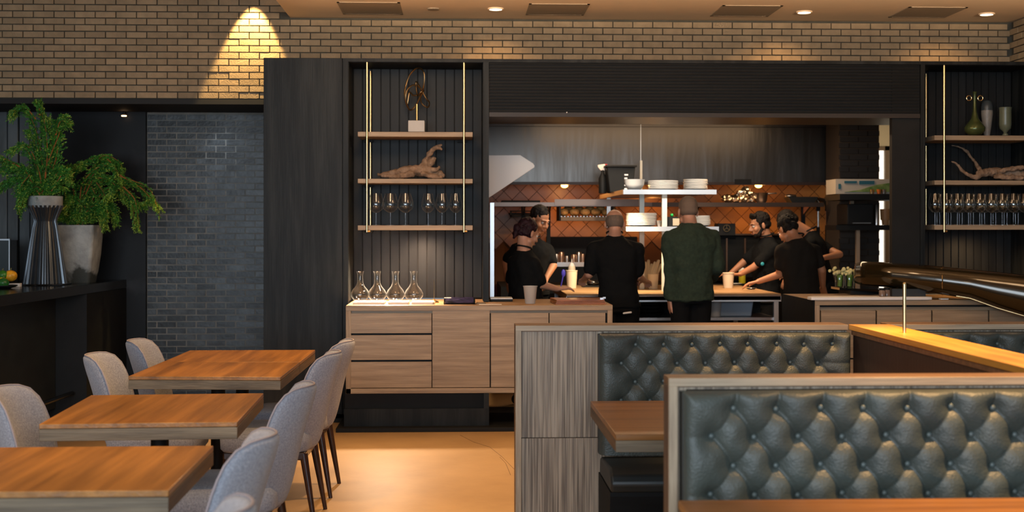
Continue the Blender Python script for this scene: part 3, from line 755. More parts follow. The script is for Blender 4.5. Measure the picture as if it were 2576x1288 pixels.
# tablet
ty = 9.84
t = thing('tablet', 'black tablet lying in a leather cover on the sideboard, screen lit purple', 'tablet', (PX(1155, ty), 9.95, ZC))
x0, x1 = PX(1116, ty), PX(1196, ty)
b = MB().prism([(9.84, ZC), (10.05, ZC), (10.05, ZC + .045), (9.86, ZC + .012)], x0, x1, 'x'); obj('case', b, BLACKG, t, bevel=.002)
b = MB().add([(x0 + .012, 9.853, ZC + .0115), (x1 - .012, 9.853, ZC + .0115), (x1 - .012, 10.04, ZC + .0448), (x0 + .012, 10.04, ZC + .0448)], [(0, 1, 2, 3)])
obj('screen', b, mat('screen', (.008, .008, .015), .2, col2=(.04, .03, .09), vscale=30), t)
obj('paper_slip', box(PX(1117, ty), PX(1135, ty), 9.87, 9.93, ZC + .046, ZC + .049), PAPER, t)
one('wooden_inset_tray', box(PX(1199, 9.9), PX(1222, 9.9), 9.86, 10.05, ZC, ZC + .006), EDGE, 'small dark wooden tray right of the tablet', 'tray')
one('paper_sheet', box(PX(1205, 9.82), PX(1262, 9.82), 9.8, 9.86, ZC, ZC + .002), PAPER, 'white paper slip lying at the front edge below the steel post', 'paper')
t = thing('card_reader', 'flat black box with white top beside the steel post on the sideboard', 'card reader', (PX(1262, 10.2), 10.3, ZC))
obj('body', box(PX(1234, 10.2), PX(1290, 10.2), 10.22, 10.45, ZC, ZC + .018), BLACK, t, bevel=.003)
obj('top_cover', box(PX(1234, 10.2), PX(1290, 10.2), 10.225, 10.445, ZC + .0185, ZC + .026), WHITE, t, bevel=.002)
p = P(1334, 750, 9.95); k = .33
t = thing('plastic_cup', 'frosted clear plastic cup standing on the sideboard before the woman', 'cup', (p.x, 9.95, ZC))
obj('body', lathe_shell([(.037, .0), (.039, .004), (.052, .125), (.056, .13), (.056, .134)], .0015, 32), PLAST, t, W=False, smooth=True)
t = thing('copper_tray', 'reddish copper and wood clipboard tray on the right end of the sideboard', 'tray', (PX(1455, 9.85), 10, ZC))
cm = mat('copper_wood', (.22, .07, .025), .3, col2=(.4, .14, .05), vscale=4, stretch=(1, 9, 9), coat=.3)
for k in range(3):
    b = MB().prism([(PX(1398, 9.82) + .004 * k, 9.82 + .004 * k), (PX(1524, 9.82) - .004 * k, 9.82 + .004 * k), (PX(1516, 10.15), 10.16), (PX(1384, 10.15), 10.16)], ZC + .012 * k, ZC + .012 * k + .010, 'z'); obj('board', b, cm, t, bevel=.001)
for px in (1516, 1527): obj('clip', box(PX(px - 7, 9.9), PX(px, 9.9), 9.88 + (px - 1516) * .01, 9.9 + (px - 1516) * .01, ZC + .034, ZC + .046), STEELB, t)
# ---------------------------------------------------------------- steel post and white guard at the pass
one('steel_corner_post', box(PX(1233, 10.5), PX(1243, 10.5), 10.5, 10.53, ZC, PZ(1238, 510, 10.5)), STEELB, 'slim bright steel corner post standing at the left end of the kitchen opening', 'post')
Y = 11.0
poly = [(PX(1195, Y), PZ(0, 388, Y)), (PX(1309, Y), PZ(0, 387, Y)), (PX(1341, Y), PZ(0, 408, Y)), (PX(1345, Y), PZ(0, 414, Y)), (PX(1344, Y), PZ(0, 419, Y)), (PX(1232, Y), PZ(0, 495, Y)), (PX(1195, Y), PZ(0, 519, Y))]
one('white_guard', MB().prism(poly, Y, Y + .03), WHITE, 'white angular guard panel jutting from the left in front of the steel hood', 'guard panel', bevel=.003)
# ---------------------------------------------------------------- hood and cook line
HY = 14.0
hd = thing('extractor_hood', 'long brushed steel extractor hood across the kitchen back', 'extractor hood', (PX(1700, HY), HY, PZ(1700, 458, HY)))
hx = [PX(1190, HY), PX(1612, HY), PX(2093, HY)]; hz0, hz1, hz2 = PZ(1700, 458, HY), PZ(1700, 319, HY), 2.7
obj('front_panel', box(hx[0], hx[1] - .004, HY, HY + .02, hz0, hz1 - .004), HOOD, hd)
obj('front_panel', box(hx[1] + .004, hx[2], HY, HY + .02, hz0, hz1 - .004), HOOD, hd)
obj('upper_panel', box(hx[0], hx[1] - .004, HY - .004, HY + .02, hz1, hz2), HOOD, hd)
obj('upper_panel', box(hx[1] + .004, hx[2], HY - .004, HY + .02, hz1, hz2), HOOD, hd)
obj('seam_strip', box(hx[1] - .004, hx[1] + .004, HY + .002, HY + .02, hz0, hz2), STEELB, hd)
obj('canopy_top', box(hx[0], hx[2], HY + .02, BY - .02, hz0 + .25, hz2), BLACK, hd)
obj('end_panel', box(hx[2], hx[2] + .12, HY, BY - .02, hz0, hz2), BLACK, hd)
obj('gutter', box(hx[0], hx[2] + .12, HY - .01, HY + .02, hz0 - .03, hz0), mat('grease_gutter', (.03, .015, .01), .4), hd)
obj('maker_plate', box(PX(1848, HY), PX(1889, HY), HY - .02, HY - .005, PZ(0, 460, HY), PZ(0, 448, HY)), BLACK, hd)
GL = mat('heat_lamp', (1, .5, .12), .5, emis=(1, .45, .1), estr=7)
for i, (px, l) in enumerate(((1420, 'glowing orange lamp under the hood at the left above the bread rack'), (1908, 'glowing orange lamp under the hood above the steel pan'), (1640, 'glowing orange lamp under the hood behind the plate shelf'))):
    Y = 14.3; p = P(px, 467, Y)
    t = thing('hood_lamp', l, 'lamp', (p.x, Y, p.z), group='lamps under the hood')
    obj('globe', MB().ell((0, 0, 0), (.04, .04, .025)), GL, t, W=False, smooth=True)
    obj('holder', MB().lathe([(.05, .02), (.03, .05), (.012, .05), (.012, hz0 + .25 - p.z)], seg=16), BRASSD, t, W=False, smooth=True)
    light('POINT', (p.x, Y - .06, p.z - .06), 2.2, (1, .42, .1), shadow_soft_size=.05)
    spot((p.x, Y, p.z - .04), (p.x, 14.6, 1.3), 4, (1, .42, .1), size=120, blend=.9)
for x in (1.3, 2.2): spot((x, 11.15, 2.68), (x + .1, 12.2, 1.55), 90, (1, .86, .7), size=64, blend=.5, r=.06)  # added lamps that whiten the plates on the pass shelves
light('AREA', (2.2, 12.6, KZ - .04), 30, (1, .68, .4), (2.2, 12.6, 0), shape='RECTANGLE', size=2.6, size_y=.3)
spot((1.5, 11.75, 1.70), (1.5, 11.95, .9), 60, (1, .72, .4), size=130, blend=.9)
spot((2.5, 11.9, 2.6), (2.5, 12.2, .9), 130, (1, .6, .3), size=60, blend=.7)
light('POINT', (4.9, 14.6, 2.3), 14, (1, .85, .6), shadow_soft_size=.1)  # lamp added to brighten the cream wall beyond the pier
light('AREA', (4.2, 15.3, 1.6), 12, (1, .85, .65), (3.9, 13, 1.3), shape='RECTANGLE', size=.8, size_y=1.4)
# wall shelf with bread rack
WSY = 13.7
ws = thing('wall_shelf', 'long narrow steel shelf running along the orange tiled wall under the hood', 'shelf', (PX(1660, WSY), BY, PZ(0, 512, WSY)))
WST = mat('warm_steel', (.22, .16, .13), .35, .9)
obj('shelf_board', box(PX(1236, WSY), PX(2072, WSY), WSY, WSY + .4, PZ(0, 518, WSY), PZ(0, 508, WSY)), WST, ws)
obj('front_lip', box(PX(1395, WSY), PX(1613, WSY), WSY - .02, WSY, PZ(0, 516, WSY), PZ(0, 500, WSY)), WST, ws)
obj('front_lip', box(PX(1640, WSY), PX(2072, WSY), WSY - .02, WSY, PZ(0, 519, WSY), PZ(0, 508, WSY)), mat('dark_steel', (.12, .08, .06), .35, .9), ws)
for px in (1320, 1385, 1760, 2040):
    obj('upright', box(PX(px, WSY) - .02, PX(px, WSY) + .02, WSY + .3, WSY + .34, .9, PZ(0, 508, WSY)), BLACK, ws)
    obj('bracket', MB().prism([(WSY + .3, PZ(0, 518, WSY)), (WSY + .02, PZ(0, 518, WSY)), (WSY + .3, PZ(0, 540, WSY))], PX(px, WSY) - .01, PX(px, WSY) + .01, 'x'), STEEL, ws)
rk = thing('bread_rack', 'dark metal rack of toasted bread rolls hanging below the steel shelf', 'rack', (PX(1465, 13.75), 13.9, PZ(0, 556, 13.75)))
rz = PZ(0, 555, 13.75)
obj('tray', box(PX(1408, 13.75), PX(1540, 13.75), 13.7, 14.1, rz, rz + .04), mat('bronze_tray', (.15, .09, .05), .4, .8), rk)
for k in range(16): obj('grill_bar', box(PX(1410 + 8 * k, 13.75), PX(1413 + 8 * k, 13.75), 13.69, 14.1, rz + .04, rz + .048), STEEL, rk)
for px in (1406, 1538): obj('side_frame', box(PX(px, 13.75), PX(px + 4, 13.75), 13.7, 14.1, rz, PZ(0, 518, 13.75)), BLACK, rk)
BREAD = mat('toasted_bread', (.35, .13, .03), .7, col2=(.65, .33, .1), vscale=14, bump=.5, bscale=60)
bl = ['at the far left', 'left of the middle', 'in the middle', 'right of the middle', 'at the far right']
for k in range(10):
    px = 1418 + (k % 5) * 27 + (k // 5) * 12; Y = 13.8 + (k // 5) * .14; z = rz + .048 + .042
    c = P(px, 540, Y)
    one('bread_roll', MB().ell((c.x, Y, z + .03 * (k // 5)), (.055, .05, .042), Euler((random.uniform(-.3, .3), 0, random.uniform(0, 3))).to_matrix()), BREAD, 'toasted bread roll %s of the %s row in the hanging rack' % (bl[k % 5], ('front', 'back')[k // 5]), 'bread roll', 'bread rolls in the rack', smooth=True)
rail = thing('utensil_rail', 'black wall rail behind the young man with short dark arm', 'rail', (PX(1310, 14.4), 14.4, 1.5))
obj('bar', box(PX(1283, 14.4), PX(1345, 14.4), 14.38, 14.42, PZ(0, 532, 14.4), PZ(0, 529, 14.4)), BLACK, rail)
obj('bar', box(PX(1283, 14.4), PX(1345, 14.4), 14.38, 14.42, PZ(0, 545, 14.4), PZ(0, 541, 14.4)), BLACK, rail)
obj('bar', box(PX(1283, 14.4), PX(1287, 14.4), 14.38, 14.42, PZ(0, 545, 14.4), PZ(0, 529, 14.4)), BLACK, rail)
obj('wall_plate', box(PX(1283, 14.4), PX(1345, 14.4), 14.42, 14.7, PZ(0, 539, 14.4), PZ(0, 535, 14.4)), BLACK, rail)
# cooking range
CY = 13.3
cr_ = thing('cooking_range', 'dark cooking range with ovens along the back wall', 'range', (PX(1650, CY), CY, 0))
obj('body', box(PX(1260, CY), PX(2060, CY), CY, BY - .05, .1, .9), BLACK, cr_)
obj('back_panel', box(PX(1395, CY), PX(1640, CY), BY - .3, BY - .1, .9, PZ(0, 596, BY - .3)), BLACK, cr_)
obj('salamander', box(PX(1690, 14), PX(2045, 14), 14.0, BY - .1, PZ(0, 700, 14), PZ(0, 590, 14)), BLACKX, cr_)
obj('salamander_rail', box(PX(1690, 13.98), PX(2045, 13.98), 13.95, 14.0, PZ(0, 592, 14), PZ(0, 588, 14)), mat('warm_rail', (.25, .15, .1), .3, .9), cr_)
for px in (1826, 1872, 1760):
    obj('door_edge', box(PX(px, 13.98), PX(px + 4, 13.98), 13.97, 14.0, PZ(0, 690, 14), PZ(0, 600, 14)), MATS['warm_rail'], cr_)
obj('control_box', box(PX(1806, 13.9), PX(1850, 13.9), 13.9, 14.1, PZ(0, 592, 14), PZ(0, 562, 14)), BLACK, cr_)
c = P(1828, 574, 13.88)
dl = obj('dial', MB().tube([(c.x + .035 * math.cos(a * PI / 10), 13.88, c.z + .035 * math.sin(a * PI / 10)) for a in range(20)], .004, 6, True), BRASSD, cr_)
for a in (90, 210, 330):
    obj('dial_spoke', MB().tube([(c.x, 13.88, c.z), (c.x + .034 * math.cos(math.radians(a)), 13.88, c.z + .034 * math.sin(math.radians(a)))], .0035, 6), BRASSD, dl)
obj('shelf_ledge', box(PX(1393, 13.4), PX(1470, 13.4), 13.35, 13.6, PZ(0, 672, 13.4), PZ(0, 661, 13.4)), STEEL, cr_)
for i, (px, w_, h_) in enumerate(((1412, .03, .1), (1426, .022, .06), (1443, .03, .075), (1456, .028, .1), (1466, .02, .08), (1400, .022, .08))):
    c = P(px, 661, 13.45)
    one('metal_canister', MB().lathe([(w_, 0), (w_ * 1.05, h_ * .5), (w_, h_), (w_ * .8, h_ + .01)], (c.x, 13.45, c.z), 16), STEEL if i % 2 else mat('warm_tin', (.5, .3, .2), .3, .9), '%s small metal container from the left on the ledge above the range' % ['second', 'third', 'fourth', 'fifth', 'sixth', 'first'][i], 'container', 'containers on the range ledge', smooth=True)
# things on the wall shelf: foil, pan, tray
zs = PZ(0, 508, WSY) + .001
fm = MB(); c = P(1860, 495, 13.85)
for (dx, dz, r) in ((-.12, .04, .07), (-.04, .045, .075), (.04, .07, .09), (.10, .06, .09), (.07, .13, .05), (.0, .02, .07)):
    fm.ell((c.x + dx, 13.85, zs + dz), (r, r * .8, max(.03, min(r, dz))), seg=20, rings=14)
fo = one('foil_bundle', fm, mat('crumpled_foil', (.75, .6, .42), .22, 1), 'crumpled foil bundle on the wall shelf under the right lamp', 'foil')
rm = fo.modifiers.new('remesh', 'REMESH'); rm.mode = 'VOXEL'; rm.voxel_size = .009
tx = bpy.data.textures.new('crumple', 'VORONOI'); tx.noise_scale = .045; dm = fo.modifiers.new('crumple', 'DISPLACE'); dm.texture = tx; dm.strength = .05; dm.texture_coords = 'LOCAL'
c = P(1915, 495, 13.8)
t = thing('sauce_pan', 'steel saucepan with handle to the right of the foil bundle', 'pan', (c.x, 13.8, zs))
obj('pot', MB().lathe([(.045, 0), (.06, .02), (.07, .1), (.074, .104), (.066, .1), (.055, .02)], seg=24), STEEL, t, W=False, smooth=True)
obj('handle', MB().cap((.07, 0, .095), (.16, 0, .1), .009, .007), STEEL, t, W=False, smooth=True)
c = P(2015, 495, 13.8); t = thing('roasting_tray', 'dark roasting tray at the right end of the wall shelf', 'tray', (c.x, 13.8, zs))
obj('tray', MB().prism([(-.12, 0), (.12, 0), (.16, .06), (-.16, .06)], -.1, .12), BLACK, t, W=False)
obj('contents', MB().ell((-.12, 0, .07), (.05, .04, .02)).ell((-.08, .03, .07), (.04, .04, .018)), STEEL, t, W=False, smooth=True)
c = P(1300, 500, 13.9); one('sheet_pan', box(PX(1262, 13.8), PX(1358, 13.8), 13.72, 14.05, zs, zs + .02), BLACK, 'thin dark sheet pan on the left end of the wall shelf', 'pan', bevel=.004)
# ladders of pipe handles at the right of the wall
for px, l in ((2058, 'left hanging steel pipe with black end at the right of the tiled wall'), (2080, 'right hanging steel pipe with black end at the right of the tiled wall')):
    c0_, c1_ = P(px, 528, 14.0), P(px, 572, 14.0)
    t = thing('hose_pipe', l, 'pipe', (c0_.x, 14.0, c1_.z))
    obj('pipe', MB().tube([c1_, c0_], .014, 10), STEEL, t, smooth=True)
    obj('elbow', MB().tube(cat([c0_ - Vector((0, 0, .01)), c0_ + Vector((0, 0, .05)), c0_ + Vector((-.0, .1, .1)), Vector((c0_.x, 14.35, c0_.z + .12)), Vector((c0_.x, BY, c0_.z + .12))], 4, False), .022, 10), BLACK, t, smooth=True)
    obj('coupling', MB().tube([c1_ + Vector((0, 0, .005)), c1_ - Vector((0, 0, .5))], .02, 10), BLACK, t, smooth=True)
# ---------------------------------------------------------------- shelf unit at the right pier
su = thing('prep_shelving', 'dark two tier shelf unit with pale post in front of the brick pier', 'shelf unit', (PX(2170, 12.9), 12.9, 0))
sY = 12.9
za, zb_ = PZ(0, 486, sY), PZ(0, 566, sY)
obj('shelf_board', box(PX(2104, sY), PX(2300, sY), sY, sY + .4, za - .06, za), BLACK, su)
obj('shelf_board', box(PX(2104, sY), PX(2300, sY), sY, sY + .4, zb_ - .05, zb_), BLACK, su)
obj('post', box(PX(2162, sY), PX(2171, sY), sY + .1, sY + .14, 0, zb_ - .05), mat('pale_post', (.42, .3, .2), .5), su)
obj('post', box(PX(2162, sY), PX(2171, sY), sY + .3, sY + .34, zb_, za - .06), MATS['pale_post'], su)
obj('post', box(PX(2285, sY), PX(2294, sY), sY + .1, sY + .14, 0, za), MATS['pale_post'], su)
t = thing('produce_box', 'printed cardboard box with green and blue pictures on the top shelf by the pier', 'box', (PX(2160, sY), sY, za))
x0, x1 = PX(2103, sY - .05), PX(2260, sY - .05)
obj('carton', box(x0, x1, sY - .04, sY + .3, za + .001, PZ(0, 447, sY - .05)), mat('carton_white', (.5, .44, .36), .8), t)
z0_, z1_ = za + .01, PZ(0, 449, sY - .05)
obj('picture_panel', MB().prism([(PX(2120, sY), z0_ + .01), (x1 - .01, z0_ + .01), (x1 - .01, z1_ - .02), (PX(2200, sY), z1_ - .05), (PX(2160, sY), z1_ - .1)], sY - .045, sY - .041), mat('print_green', (.10, .2, .04), .7, col2=(.3, .36, .12), vscale=14), t)
obj('label_strip', box(PX(2158, sY), PX(2196, sY), sY - .046, sY - .041, z1_ - .045, z1_ - .01), mat('print_blue', (.02, .12, .17), .7), t)
obj('label_strip', box(PX(2121, sY), PX(2152, sY), sY - .046, sY - .041, z1_ - .035, z1_ - .012), MATS['print_blue'], t)
obj('side_icon', box(PX(2106, sY), PX(2112, sY), sY - .046, sY - .041, z0_ + .04, z0_ + .09), MATS['print_blue'], t)
for i, (px, m_, l) in enumerate(((2195, BRASS, 'small brass pot in front of the printed box'), (2225, STEEL, 'small steel pot at the right in front of the printed box'), (2213, mat('orange_lid', (.6, .14, .02), .5), 'small orange topped pot between brass and steel pots'))):
    c = P(px, 480, sY - .1 + i * .0)
    one('small_pot', MB().lathe([(.018, 0), (.022, .04), (.024, .045)], (c.x, sY - .075 , za - .0), 14), m_, l, 'pot', smooth=True)
obj('shelf_lip', box(PX(2104, sY), PX(2300, sY), sY - .12, sY, za - .06, za - .001), BLACK, su)
t = thing('oven_box', 'black box oven on the lower shelf in front of the pier', 'oven', (PX(2160, sY), sY, zb_))
obj('body', box(PX(2130, sY), PX(2196, sY), sY - .02, sY + .35, zb_ + .001, PZ(0, 511, sY)), BLACK, t, bevel=.01)
obj('door_handle', box(PX(2142, sY), PX(2188, sY), sY - .04, sY - .02, zb_ + .015, zb_ + .025), STEEL, t)
t = thing('steel_dispenser', 'steel cylinder dispenser with orange cups at the right of the oven box', 'dispenser', (PX(2215, sY), sY, zb_))
obj('cylinder', MB().lathe([(.028, 0), (.028, .2), (.02, .21)], (PX(2213, sY), sY + .1, zb_ + .001), 16), STEEL, t, smooth=True)
obj('cup_stack', MB().lathe([(.03, 0), (.045, .12), (.05, .13), (.046, .05), (.052, .16)], (PX(2235, sY), sY + .1, zb_ + .001), 16), mat('orange_cup', (.4, .2, .08), .5), t, smooth=True)
# ---------------------------------------------------------------- island with pass shelves
IY = F_PX * (H - .92) / (740 - HOR)
ix0, ix1 = PX(1425, IY), PX(1965, IY)
isl = thing('prep_island', 'steel prep table with butcher block top and blue white lower shelf in the kitchen', 'prep table', ((ix0 + ix1) / 2, IY + .9, 0))
obj('wood_top', box(ix0, ix1, IY, 13.2, .86, .92), OAKTOP, isl, bevel=.004)
iz = lambda py: PZ(0, py, IY)
obj('steel_edge', box(ix0, ix1, IY - .01, IY + .02, iz(746) - .012, .905), mat('edge_steel', (.28, .2, .16), .35, .8), isl)
obj('steel_drawer_front', box(ix0, ix1, IY, IY + .02, iz(763), iz(748)), STEELB, isl)
for x in (ix0 + .02, ix1 - .06):
    for y in (IY + .01, 13.1):
        obj('leg', box(x, x + .04, y, y + .04, 0, .86), STEELB, isl)
obj('lower_shelf', box(ix0 + .02, ix1 - .02, IY + .05, 13.1, iz(812), iz(805)), STEEL, isl)
obj('back_panel', box(ix0 + .02, ix1 - .02, IY + .7, IY + .72, iz(805), iz(765)), BLACK, isl)
# bins on lower shelf
zz = iz(805) + .001
t = thing('storage_bin', 'pale blue grey plastic bin on the lower shelf of the prep table', 'bin', (PX(1850, IY + .2), IY + .3, zz))
obj('body', MB().prism([(-.14, 0), (.14, 0), (.16, .14), (-.16, .14)], -.12, .16), mat('blue_grey_plastic', (.22, .27, .33), .5), t, W=False, bevel=.01)
obj('rim', box(-.17, .17, -.135, .175, .14, .152), MATS['blue_grey_plastic'], t, W=False)
t = thing('white_bucket', 'small grey tub at the left on the lower shelf of the prep table', 'tub', (PX(1803, IY + .15), IY + .2, zz))
obj('body', MB().lathe([(.045, 0), (.055, .13), (.06, .135)], seg=20), mat('grey_tub', (.4, .4, .4), .5), t, W=False, smooth=True)
for k in range(5):
    one('black_pan_stack', MB().lathe([(.05, 0), (.1, .01), (.13, .03), (.133, .03), (.1, .004)], (PX(1632, IY + .25), IY + .25, zz + .032 * k), 28), mat('black_iron', (.02, .02, .02), .25), ('bottom', 'second', 'middle', 'fourth', 'top')[k] + ' black iron pan in the stack under the prep table', 'pan', 'stacked black pans', smooth=True)
# pass shelves
SY0 = 11.85
ps = thing('pass_shelf', 'two tier steel pass shelf on square posts above the prep table', 'shelf', (PX(1690, SY0), SY0 + .8, .92))
xa, xb = PX(1568, SY0), PX(1802, SY0); z1, z0 = PZ(0, 475, SY0), PZ(0, 487, SY0)
obj('upper_shelf', box(xa, xb, SY0, SY0 + 1.95, z0 + .01, z1 - .003), STEEL, ps)
obj('upper_front', box(xa, xb, SY0 - .01, SY0, z0, z1), mat('pale_blue_steel', (.55, .6, .66), .4, .5), ps)
obj('upper_side', box(xa - .006, xa, SY0, SY0 + 1.95, z0, z1), mat('brown_steel', (.3, .17, .1), .45, .6), ps)
y1, y0 = PZ(0, 570, SY0), PZ(0, 582, SY0)
obj('lower_shelf', box(PX(1575, SY0), PX(1808, SY0), SY0, SY0 + .5, y0 + .005, y1), STEEL, ps)
obj('lower_front', box(PX(1575, SY0), PX(1808, SY0), SY0 - .01, SY0, y0, y1), MATS['pale_blue_steel'], ps)
PST = mat('pale_post_metal', (.7, .68, .6), .4, .2)
for px, yy in ((1672, SY0 + .02), (1615, SY0 + .45)):
    x = PX(px, yy)
    obj('post', box(x - .022, x + .022, yy, yy + .04, .92, z0 + .01), PST, ps)
x = PX(1613, 13.6); obj('post', box(x - .012, x + .012, 13.6, 13.65, z1, 2.2), PST, ps)
x = PX(1532, 13.7); obj('post', box(x - .02, x + .02, 13.72, 13.76, .92, z0 + .01), STEEL, ps)
def plates(lab, px, r, n, Y, zb, tilt=0, dx=.003, grp='stacked plates'):
    me = MB().lathe([(r * .55, 0), (r * .6, .002), (r, .014), (r * 1.01, .018), (r * .98, .019), (r * .6, .006)], seg=32).mesh('plate', PLATE, True)
    c = P(px, 500, Y)
    for k in range(n):
        o = bpy.data.objects.new('plate', me); COL.objects.link(o)
        o.location = (c.x + random.uniform(-dx, dx), Y, zb + .0009 + k * .0115); 
        tag(o, lab % ('bottom' if k == 0 else 'top' if k == n - 1 else ORD[k] + ' from bottom'), 'plate', grp)
zu = z1 - .003
t = one('soup_bowl', MB().lathe([(.04, 0), (.065, .01), (.088, .05), (.094, .095), (.096, .098), (.09, .094), (.06, .014)], (PX(1596, SY0 + .12), SY0 + .12, zu + .001), 32), PLATE, 'white china bowl at the left end of the upper pass shelf', 'bowl', smooth=True)
plates('%s plate of the middle stack on the upper pass shelf', 1668, .138, 7, SY0 + .16, zu)
plates('%s plate of the right stack on the upper pass shelf', 1750, .11, 8, SY0 + .13, zu)
plates('%s plate of the tall left stack on the lower pass shelf', 1614, .142, 10, SY0 + .16, y1)
plates('%s plate of the right stack on the lower pass shelf', 1766, .075, 8, SY0 + .09, y1)
t = thing('black_bin', 'black plastic bin with white lettering at the back left of the pass shelf', 'bin', (PX(1562, 12.8), 12.9, zu + .001))
obj('body', MB().prism([(-.115, 0), (.115, 0), (.14, .25), (-.14, .25)], -.12, .12), BLACK, t, W=False, bevel=.01)
obj('rim', box(-.15, .155, -.13, .13, .25, .27), BLACK, t, W=False, bevel=.004)
for k in range(5): obj('lettering', box(.03, .03 + .028 * (1 + (k % 3) * .3), -.137, -.13, .03 + .034 * k, .045 + .034 * k), WHITE, t, W=False)
t = thing('spray_bottle', 'dark spray bottle with white and red trigger beside the black bin', 'spray bottle', (PX(1516, 13.0), 13.0, zu + .001))
obj('bottle', MB().lathe([(.04, 0), (.04, .15), (.015, .2), (.015, .23)], seg=20), BLACK, t, W=False, smooth=True)
obj('trigger_head', MB().prism([(-.05, .26), (-.02, .225), (.02, .225), (.03, .27), (.02, .29), (-.05, .28)], -.014, .014), mat('white_plastic', (.8, .75, .72), .4), t, W=False, bevel=.003)
obj('red_nozzle', box(.018, .045, -.012, .012, .25, .29), mat('red_plastic', (.5, .03, .03), .4), t, W=False)
# items on the lower pass shelf near the jacket man
c = P(1690, 560, SY0 + .1)
t = thing('caddy_box', 'small dark box with tan side and green topped item on the lower pass shelf', 'caddy', (c.x, SY0 + .1, y1))
obj('body', box(-.05, .05, -.05, .05, .001, .09), BLACK, t, W=False)
obj('tan_side', box(.0, .06, -.058, -.051, .01, .075), mat('tan_plastic', (.5, .4, .27), .6), t, W=False)
obj('green_cap', MB().ell((0, 0, .105), .016), mat('green_plastic', (.02, .4, .08), .4), t, W=False, smooth=True)
c = P(1657, 560, SY0 + .1); t = one('steel_cup', MB().lathe([(.02, 0), (.024, .05), (.026, .055)], (c.x, SY0 + .08, y1 + .001), 16), STEEL, 'small steel cup right of the tall plate stack on the lower pass shelf', 'cup', smooth=True)
# items on the island
TZ = .9205
def deli(lab, px, py, w_, h_, m=None, grp='plastic deli containers'):
    g = G(px, py, TZ)
    t = thing('deli_container', lab, 'container', (g.x, g.y, TZ), group=grp)
    obj('body', MB().lathe([(w_ * .8, 0), (w_, h_), (w_ * 1.06, h_), (w_ * 1.06, h_ + .006), (w_ * .9, h_ + .006)], seg=24), m or PLAST, t, W=False, smooth=True)
    return t
DELI = mat('cloudy_plastic', (.78, .68, .52), .4, var=.05)
deli('tall cloudy deli container beside the blue spoon', 1438, 725, .055, .165, DELI)
deli('cloudy deli container right of the bald cook', 1643, 727, .052, .135, DELI)
deli('wide cloudy container behind the one right of the bald cook', 1637, 717, .055, .15, DELI)
deli('cloudy deli container in front of the bearded cook', 1832, 724, .056, .14, DELI)
g = G(1867, 713, TZ); t = thing('squeeze_bottle', 'clear squeeze bottle half full of yellow oil by the bearded cook', 'squeeze bottle', (g.x, g.y, TZ))
obj('oil', MB().lathe([(.034, 0), (.036, .005), (.036, .085)], seg=24), mat('yellow_oil', (.6, .45, .02), .25), t, W=False, smooth=True)
obj('bottle', MB().lathe([(.036, .085), (.037, .09), (.037, .14), (.03, .15)], seg=24), DELI, t, W=False, smooth=True)
obj('nozzle', MB().lathe([(.025, .15), (.02, .16), (.008, .165), (.003, .21)], seg=16), MATS['white_plastic'], t, W=False, smooth=True)
g = G(1441, 721, TZ); t = thing('squeeze_bottle', 'white topped squeeze bottle standing behind the tall deli container', 'squeeze bottle', (g.x, g.y + .12, TZ))
obj('bottle', MB().lathe([(.034, 0), (.036, .18), (.03, .2)], seg=24), DELI, t, W=False, smooth=True)
obj('nozzle', MB().lathe([(.03, .2), (.02, .225), (.006, .23), (.003, .27)], seg=16), MATS['white_plastic'], t, W=False, smooth=True)
g = G(1411, 722, TZ); t = thing('blue_spoon', 'blue plastic spoon standing upright beside the tall container', 'spoon', (g.x, g.y, TZ))
obj('handle', MB().cap((0, 0, .004), (.02, 0, .1), .005, .006), mat('blue_plastic', (.06, .05, .5), .4), t, W=False, smooth=True)
obj('bowl', MB().ell((.025, 0, .135), (.02, .008, .036)), MATS['blue_plastic'], t, W=False, smooth=True)
g = G(1490, 722, TZ); t = thing('black_tray', 'black tray holding a dark wrapped item left of the bald cook', 'tray', (g.x, g.y, TZ))
obj('tray', box(-.1, .1, -.05, .08, 0, .015), BLACK, t, W=False, bevel=.003)
obj('wrapped_item', MB().ell((.01, 0, .04), (.07, .045, .03)), BLACKG, t, W=False, smooth=True)
for i, (px, py, r_, l) in enumerate(((1890, 728, .05, 'small metal dish at the front edge of the prep table right'), (1850, 716, .07, 'white plate in front of the reaching hand'), (1490, 718, .08, 'pale lit plate behind the black tray'))):
    g = G(px, py, TZ); one('small_dish', MB().lathe([(r_ * .5, 0), (r_, .012), (r_ * .98, .014), (r_ * .5, .004)], (g.x, g.y, TZ), 24), (STEEL, PLATE, PLATE)[i], l, 'dish', smooth=True)
for i, (px, py) in enumerate(((1612, 724), (1606, 719))):
    g = G(px, py, TZ); one('dark_ramekin', MB().lathe([(.02, 0), (.024, .035), (.02, .035)], (g.x, g.y, TZ), 16), mat('plum_plastic', (.12, .07, .09), .4), ('near', 'far')[i] + ' small plum coloured ramekin left of the deli container', 'ramekin', smooth=True)
c = G(1626, 668, TZ)
g = P(1632, 655, 12.5)
t = thing('towel_bundle', 'crumpled cream paper towels beside the pass shelf post', 'towels', (g.x, 12.5, TZ))
tm = MB()
for k in range(7): tm.cap((-.05 + k * .015, random.uniform(-.03, .03), .08), (-.06 + .03 * k, random.uniform(-.03, .03), .22 + .02 * (k % 3)), .03, .014, 8)
obj('folds', tm, mat('cream_paper', (.7, .6, .42), .8), t, W=False, smooth=True)
obj('holder', MB().lathe([(.05, 0), (.06, .08), (.05, .09)], seg=16), STEEL, t, W=False, smooth=True)
